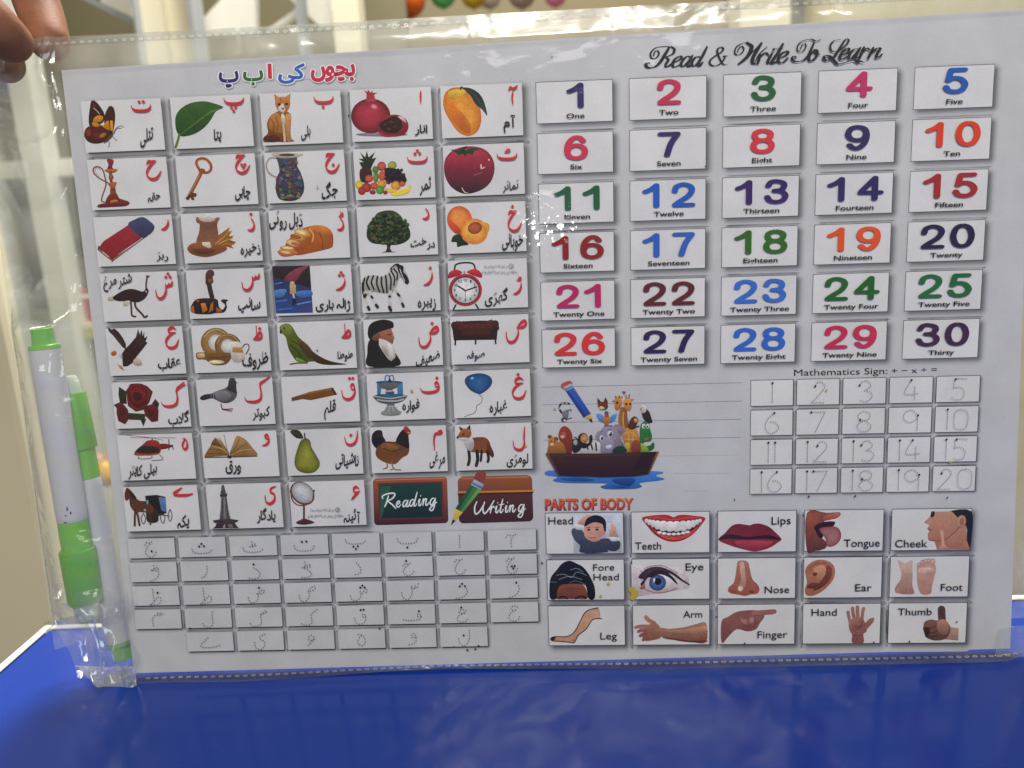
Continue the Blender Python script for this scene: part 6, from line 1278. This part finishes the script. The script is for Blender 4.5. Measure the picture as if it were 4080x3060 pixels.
crumple('crumpled_corner', [(205, 2330), (500, 2350), (545, 2690), (300, 2700)], 26, 26, 0.009, 1.3, offs=(0.004, 0.006, 0.003, 0.008))
crumple('crumpled_corner', [(255, 2395), (470, 2420), (535, 2705), (385, 2712)], 24, 26, 0.008, 6.1, offs=(0.010, 0.008, 0.003, 0.012))
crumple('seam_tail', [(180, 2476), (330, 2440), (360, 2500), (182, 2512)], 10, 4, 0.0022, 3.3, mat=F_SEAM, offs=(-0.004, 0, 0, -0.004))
crumple('seam_tail', [(300, 2655), (540, 2650), (545, 2730), (390, 2740)], 10, 6, 0.003, 9.3, mat=F_CRUMPLE, offs=(0.002, 0.002, 0.002, 0.002), onTable=True)
crumple('crumpled_corner', [(3990, 2500), (4110, 2490), (4120, 2630), (3960, 2634)], 8, 8, 0.003, 4.4, offs=(0.002, 0.001, 0.002, 0.004))
crumple('crumpled_corner', [(4052, 2160), (4140, 2150), (4130, 2400), (4046, 2420)], 6, 10, 0.003, 5.4, offs=(0.001, -0.002, -0.002, 0.001))

# crinkled spot in the film between the picture cards and the number cards: added facets tilted to mirror the added strip light at the camera as glints
F_CRINKLE = film_material('crinkle_film', veil=0.06, rough=0.10, gloss=1.0, big=0.0, small=0.0)
STRIP_POS = np.array([0.1, -1.15, 1.30]); b = MB(); rk = random.Random(11)
spots = [(830, 690, 1.5), (830, 770, 1.2), (890, 840, 1.1), (880, 900, 1.3), (905, 1010, 1.1), (1225, 740, 2.1), (1235, 775, 1.2), (1100, 820, 1.2), (1050, 830, 1.2), (1110, 920, .9), (1260, 870, 1.2), (700, 880, .9), (740, 640, .6), (1410, 690, .9), (1410, 790, .8), (1055, 620, .8), (1190, 590, .6), (960, 800, .7)]
for i in range(80):
    if i < len(spots): x, y, s_ = spots[i]; jit = .02
    else: x, y, s_ = 1040 + rk.gauss(0, 190), 790 + rk.gauss(0, 130), rk.uniform(.35, .9); jit = .24
    p = BO(1900 + x * .2713, 700 + y * .2713, 0.0026); o_ = STRIP_POS - p; o_ /= np.linalg.norm(o_); i_ = p - CAM; i_ /= np.linalg.norm(i_)
    n = o_ - i_; n /= np.linalg.norm(n); n = n + EX * rk.gauss(0, jit) + EY * rk.gauss(0, jit * .8); n /= np.linalg.norm(n)
    t = np.cross(n, [0.2, .1, 1]); t /= np.linalg.norm(t); w_ = np.cross(n, t); m = 7; R_ = .00055 * s_; a0 = rk.uniform(0, 6)
    ring_ = [p + (t * math.cos(a0 + 2 * math.pi * k / m) + w_ * 1.3 * math.sin(a0 + 2 * math.pi * k / m)) * R_ * rk.uniform(.6, 1.3) for k in range(m)]
    b.add(ring_, [tuple(range(m))])
b.build('crinkle_glints', F_CRINKLE, sleeve)

# ------------------------------------------------------------------ hand holding the upper left corner
def skin():
    m, nt, b = nodes('skin'); N_ = nt.nodes.new; L = nt.links.new
    g = N_('ShaderNodeNewGeometry'); n = N_('ShaderNodeTexNoise'); n.inputs['Scale'].default_value = 90; n.inputs['Detail'].default_value = 5; L(g.outputs['Position'], n.inputs['Vector'])
    cr = N_('ShaderNodeValToRGB'); cr.color_ramp.elements[0].position = .3; cr.color_ramp.elements[1].position = .7
    cr.color_ramp.elements[0].color = (*hexlin('#7c4f3c'), 1); cr.color_ramp.elements[1].color = (*hexlin('#99694c'), 1)
    L(n.outputs['Fac'], cr.inputs[0]); L(cr.outputs[0], b.inputs['Base Color']); b.inputs['Roughness'].default_value = 0.62; b.inputs['Specular IOR Level'].default_value = 0.3
    b.inputs['Subsurface Weight'].default_value = 0.25; b.inputs['Subsurface Radius'].default_value = (0.006, 0.002, 0.001); b.inputs['Subsurface Scale'].default_value = 0.5
    n2 = N_('ShaderNodeTexNoise'); n2.inputs['Scale'].default_value = 900; L(g.outputs['Position'], n2.inputs['Vector'])
    bp = N_('ShaderNodeBump'); bp.inputs['Strength'].default_value = .25; bp.inputs['Distance'].default_value = .0004; L(n2.outputs['Fac'], bp.inputs['Height']); L(bp.outputs[0], b.inputs['Normal'])
    return m


M_SKIN = skin(); M_NAIL = simple('nail', '#c8a08c', 0.55)
b = MB()


def finger(pts, rads):
    P = [BO(x, y, o) for x, y, o in pts]; Q = smooth_curve(P, False, 5); R_ = np.interp(np.linspace(0, 1, len(Q)), np.linspace(0, 1, len(rads)), rads)
    e = Q[-1] - Q[-2]; e /= np.linalg.norm(e); Rl = R_[-1]
    for t in (.35, .65, .87, .98): Q.append(Q[-1 if t == .35 else -1] + e * Rl * ((t) - {.35: 0, .65: .35, .87: .65, .98: .87}[t])); R_ = np.append(R_, Rl * math.sqrt(1 - t * t))
    b.tube(Q, R_, 18)


finger([(-560, -420, .012), (-330, -210, .024), (-170, -30, .026), (-40, 95, .0225), (42, 165, .0125)], [.014, .0125, .0105, .0096, .0082])          # thumb
finger([(-420, -640, -.030), (-120, -420, -.034), (60, -200, -.030), (150, 20, -.022), (196, 165, -.0125)], [.0115, .0108, .0098, .0094, .0082])       # index
finger([(-560, -420, -.035), (-300, -180, -.042), (-110, 20, -.036), (-20, 160, -.026), (28, 262, -.0125)], [.0115, .0105, .0095, .0085, .0072])       # middle
finger([(-680, -260, -.034), (-470, -20, -.044), (-320, 150, -.038), (-240, 270, -.026), (-215, 340, -.016)], [.011, .0098, .0088, .008, .007])        # ring
finger([(-780, -120, -.030), (-640, 80, -.038), (-540, 210, -.034), (-480, 300, -.024), (-460, 350, -.016)], [.0095, .0085, .0078, .007, .006])        # little
P = [BO(-480, -560, -.012), BO(-700, -620, -.010), BO(-1000, -800, -.004), BO(-1500, -1200, .0)]
b.tube(P, [.026, .034, .031, .028], 20)
b.tube([BO(-430, -560, -.02), BO(-620, -440, -.02), BO(-800, -240, -.02)], [.018, .022, .017], 18)
b.tube([BO(-520, -400, .006), BO(-700, -600, .0), BO(-900, -760, 0)], [.018, .024, .026], 18)
bb = mesh_obj('tmp_hand', b.v, b.f, M_SKIN)
rm = bb.modifiers.new('r', 'REMESH'); rm.mode = 'VOXEL'; rm.voxel_size = 0.0011
s_ = bb.modifiers.new('s', 'SMOOTH'); s_.factor = 0.6; s_.iterations = 6
dg = bpy.context.evaluated_depsgraph_get(); me = bpy.data.meshes.new_from_object(bb.evaluated_get(dg)); bpy.data.objects.remove(bb)
me.polygons.foreach_set('use_smooth', [True] * len(me.polygons))
me.materials.clear(); me.materials.append(M_SKIN)
person = empty('person', BO(-1500, -1200, 0)); tag(person, 'person whose bare hand pinches the upper left corner of the sleeve between thumb and fingers', 'person')
me.transform(Matrix.Translation(-Vector(person.location))); me.name = 'hand'
hand = bpy.data.objects.new('hand', me); COL.objects.link(hand); hand.parent = person
# thumb nail on the outer side of the thumb tip
nb = MB(); c0 = BO(-104, 40, 0.0345); ax1 = BO(42, 165, 0.0125) - BO(-40, 95, 0.0225); ax1 /= np.linalg.norm(ax1); nn = NB - ax1 * (NB @ ax1); nn /= np.linalg.norm(nn); sd = np.cross(ax1, nn)
v = []; f = []
for j in range(7):
    for i in range(9):
        a = (i / 8 - .5) * 1.5; l = (j / 6 - .5) * .012 * math.sqrt(max(0.1, 1 - (a / .95) ** 4)); v.append(c0 - nn * .0092 + ax1 * l + (nn * math.cos(a) + sd * math.sin(a)) * .0103)
for j in range(6):
    for i in range(8): k = j * 9 + i; f.append((k, k + 9, k + 10, k + 1))
nb.add(v, f); nb.build('nail', M_NAIL, hand, True)

# ------------------------------------------------------------------ background: pillar, shelving, wall, balloons
def dbox(px0, px1, py0, py1, y, depth):
    a, c = DP(px0, (py0 + py1) / 2, y), DP(px1, (py0 + py1) / 2, y); t, u = DP((px0 + px1) / 2, py0, y), DP((px0 + px1) / 2, py1, y)
    return ((a[0] + c[0]) / 2, y + depth / 2, (t[2] + u[2]) / 2), (c[0] - a[0], depth, t[2] - u[2])


tagm = lambda o, l, c, g=None: tag(o, l, c, g)
b = MB(); xr = DP(150, 2000, .42)[0]
b.box((xr - .2, .435, -.2), (.4, .03, 1.6)); o = b.build('pillar', M_CREAM, None, bevel=.008, loc=(xr - .2, .435, -1.0)); tagm(o, 'smooth cream pillar left of the table behind the sleeve edge', 'pillar')
b = MB(); b.box((0.3, 2.05, 0.2), (6.0, .1, 3.6)); o = b.build('back_wall', M_BACKWALL); tag(o, kind='structure')
b = MB(); b.box((0.3, .6, -1.62), (8.0, 5.0, .1)); o = b.build('floor', simple('floor_tile', '#8c8470', .4, .08, 4)); tag(o, kind='structure')
xa, xb = DP(2950, 60, 1.7)[0], DP(3150, 60, 1.7)[0]
b = MB(); b.box(((xa + xb) / 2, 1.76, 0.0), (xb - xa, .12, 3.2)); o = b.build('column', M_CREAM, None, loc=((xa + xb) / 2, 1.76, -1.57)); tagm(o, 'narrow cream column against the tan wall above the script heading', 'column')
xa = DP(3330, 60, 1.6)[0]
b = MB(); b.box((xa + .6, 1.72, 0.0), (1.2, .2, 3.2)); o = b.build('partition', M_BEIGE, None, loc=(xa + .6, 1.72, -1.57)); tagm(o, 'pale beige partition wall beyond the right edge of the sleeve', 'partition')

YS = 1.1
cab = empty('shelving_unit', (*DP(700, 1500, YS)[:2], -1.57)); tag(cab, 'white and cream shelving unit with olive back panels behind the upper left of the board', 'shelving')
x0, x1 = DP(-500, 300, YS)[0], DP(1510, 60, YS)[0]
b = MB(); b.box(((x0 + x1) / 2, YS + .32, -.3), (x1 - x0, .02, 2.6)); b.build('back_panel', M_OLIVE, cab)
for pa, pb, m, yy in ((535, 640, M_CREAM, 0), (640, 745, M_CREAM, .02), (745, 762, M_METAL, -.02), (1176, 1192, M_METAL, -.02), (1322, 1428, M_CREAM, 0), (524, 535, M_METAL, -.02)):
    xa, xb = DP(pa, 60, YS + yy)[0], DP(pb, 60, YS + yy)[0]; b = MB(); b.box(((xa + xb) / 2, YS + yy + .03, -.3), (xb - xa, .05, 2.6)); b.build('upright', m, cab)
for pa, pb in ((128, 212), (-120, -20)):
    xa, xb = DP(pa, 900, YS)[0], DP(pb, 900, YS)[0]; b = MB(); b.box(((xa + xb) / 2, YS + .03, -.3), (xb - xa, .05, 2.6)); b.build('upright', M_WHITE, cab)


def slab(name, px, m, y, th, parent, y2=None):       # a leaning panel from its outline
    P = [DP(x, yy_, y) for x, yy_ in px]; n = len(P); b = MB(); bk = [p + np.array([0, th, 0]) for p in P]
    b.add(P + bk, [tuple(range(n)), tuple(range(n, 2 * n))[::-1]] + [(i, n + i, n + (i + 1) % n, (i + 1) % n) for i in range(n)]); return b.build(name, m, parent)


slab('leaning_panel', [(400, -120), (522, -120), (522, 66), (400, 8)], M_WHITE, YS + .1, .02, cab)
slab('rail', [(305, -14), (320, -30), (530, 76), (526, 96)], M_METAL, YS + .05, .015, cab)
slab('leaning_panel', [(764, 120), (905, -30), (1015, -30), (1018, 130), (770, 140)], M_WHITE, YS + .1, .02, cab)
slab('leaning_panel', [(1194, 30), (1150, -10), (1320, -60), (1322, 100), (1280, 110)], M_WHITE, YS + .12, .02, cab)
slab('rail', [(1060, 120), (1178, 35), (1178, 60), (1090, 125)], M_WHITE, YS + .06, .015, cab)
for py in (655, 1330, 2000):
    zz = DP(330, py, YS)[2]; b = MB(); b.box(((x0 + x1) / 2, YS + .17, zz), (x1 - x0, .26, .03)); b.build('shelf', M_WHITE, cab)


def item(name, px0, px1, py0, py1, y, d, m, label, cat):
    c, s = dbox(px0, px1, py0, py1, y, d); b = MB(); b.box(c, s); b.mi = 1; b.box((c[0], c[1] - d / 2 - .001, c[2] + s[2] * .28), (s[0] * .8, .002, s[2] * .12))
    o = b.build(name, [m, M_WHITE], None, bevel=.003, loc=(c[0], c[1], c[2] - s[2] / 2)); tag(o, label, cat)


item('grey_box', 240, 345, 1035, 1325, YS + .08, .12, M_GREY, 'grey storage box on the shelf seen through the pen pocket', 'box')
item('red_box', 318, 372, 1150, 1288, YS + .05, .02, simple('red_card', '#a8434c', .5), 'small red box standing before the grey storage box', 'box')
item('yellow_box', 335, 385, 1292, 1345, YS + .03, .04, simple('yellow_card', '#c4bc58', .5), 'small yellow box on the shelf below the red box', 'box')
item('grey_folder', 150, 262, 690, 960, YS + .12, .12, simple('olive_folder', '#8a8a76', .5, .1, 20), 'olive grey folder on the upper shelf behind the sleeve', 'folder')


def balloon(px, py, r, y, hexc, label, group='party balloons hung before the tan wall'):
    c = DP(px, py + (12 if py < 100 else 0), y); R_ = r / FPX * (y + .314); b = MB()
    prof = [(R_ * (1.25 - 1.25 * math.cos(t)) , R_ * math.sin(t) * (1 - .12 * math.cos(t))) for t in np.linspace(.02, math.pi - .12, 18)]
    root = empty('balloon', c - np.array([0, 0, R_ * 1.35])); tag(root, label, 'balloon', group)
    b.lathe(c + np.array([0, 0, R_ * 1.25]), (0, 0, -1), prof, 28); m = simple('balloon_rubber', hexc, .25); b.build('balloon_skin', m, root, True)
    b = MB(); b.lathe(c - np.array([0, 0, R_ * 1.2]), (0, 0, -1), [(0, R_ * .06), (R_ * .12, R_ * .12), (R_ * .16, R_ * .1)], 12); b.build('knot', m, root, True)


balloon(1312, -42, 62, 1.5, '#b02c50', 'crimson balloon beside the shelving above the Urdu heading')
balloon(1625, -30, 64, 1.5, '#d8601c', 'orange balloon, biggest of the row above the board')
balloon(1764, -48, 48, 1.5, '#4fae62', 'green balloon between the orange and the yellow balloon')
balloon(1886, -44, 46, 1.5, '#b89416', 'yellow balloon beside the green balloon')
balloon(1950, -40, 44, 1.62, '#c8b8a8', 'cream balloon half behind the yellow balloon')
balloon(2078, -52, 52, 1.5, '#a08880', 'dusty grey balloon above the middle of the board')
balloon(2212, -44, 42, 1.5, '#d87ca0', 'pink balloon, rightmost of the row above the board')
balloon(420, 1885, 46, .95, '#e0a818', 'yellow balloon seen through the film beside the second marker', 'balloons low behind the pen pocket')
balloon(396, 1850, 44, 1.02, '#c88a6a', 'peach balloon behind the low yellow balloon', 'balloons low behind the pen pocket')
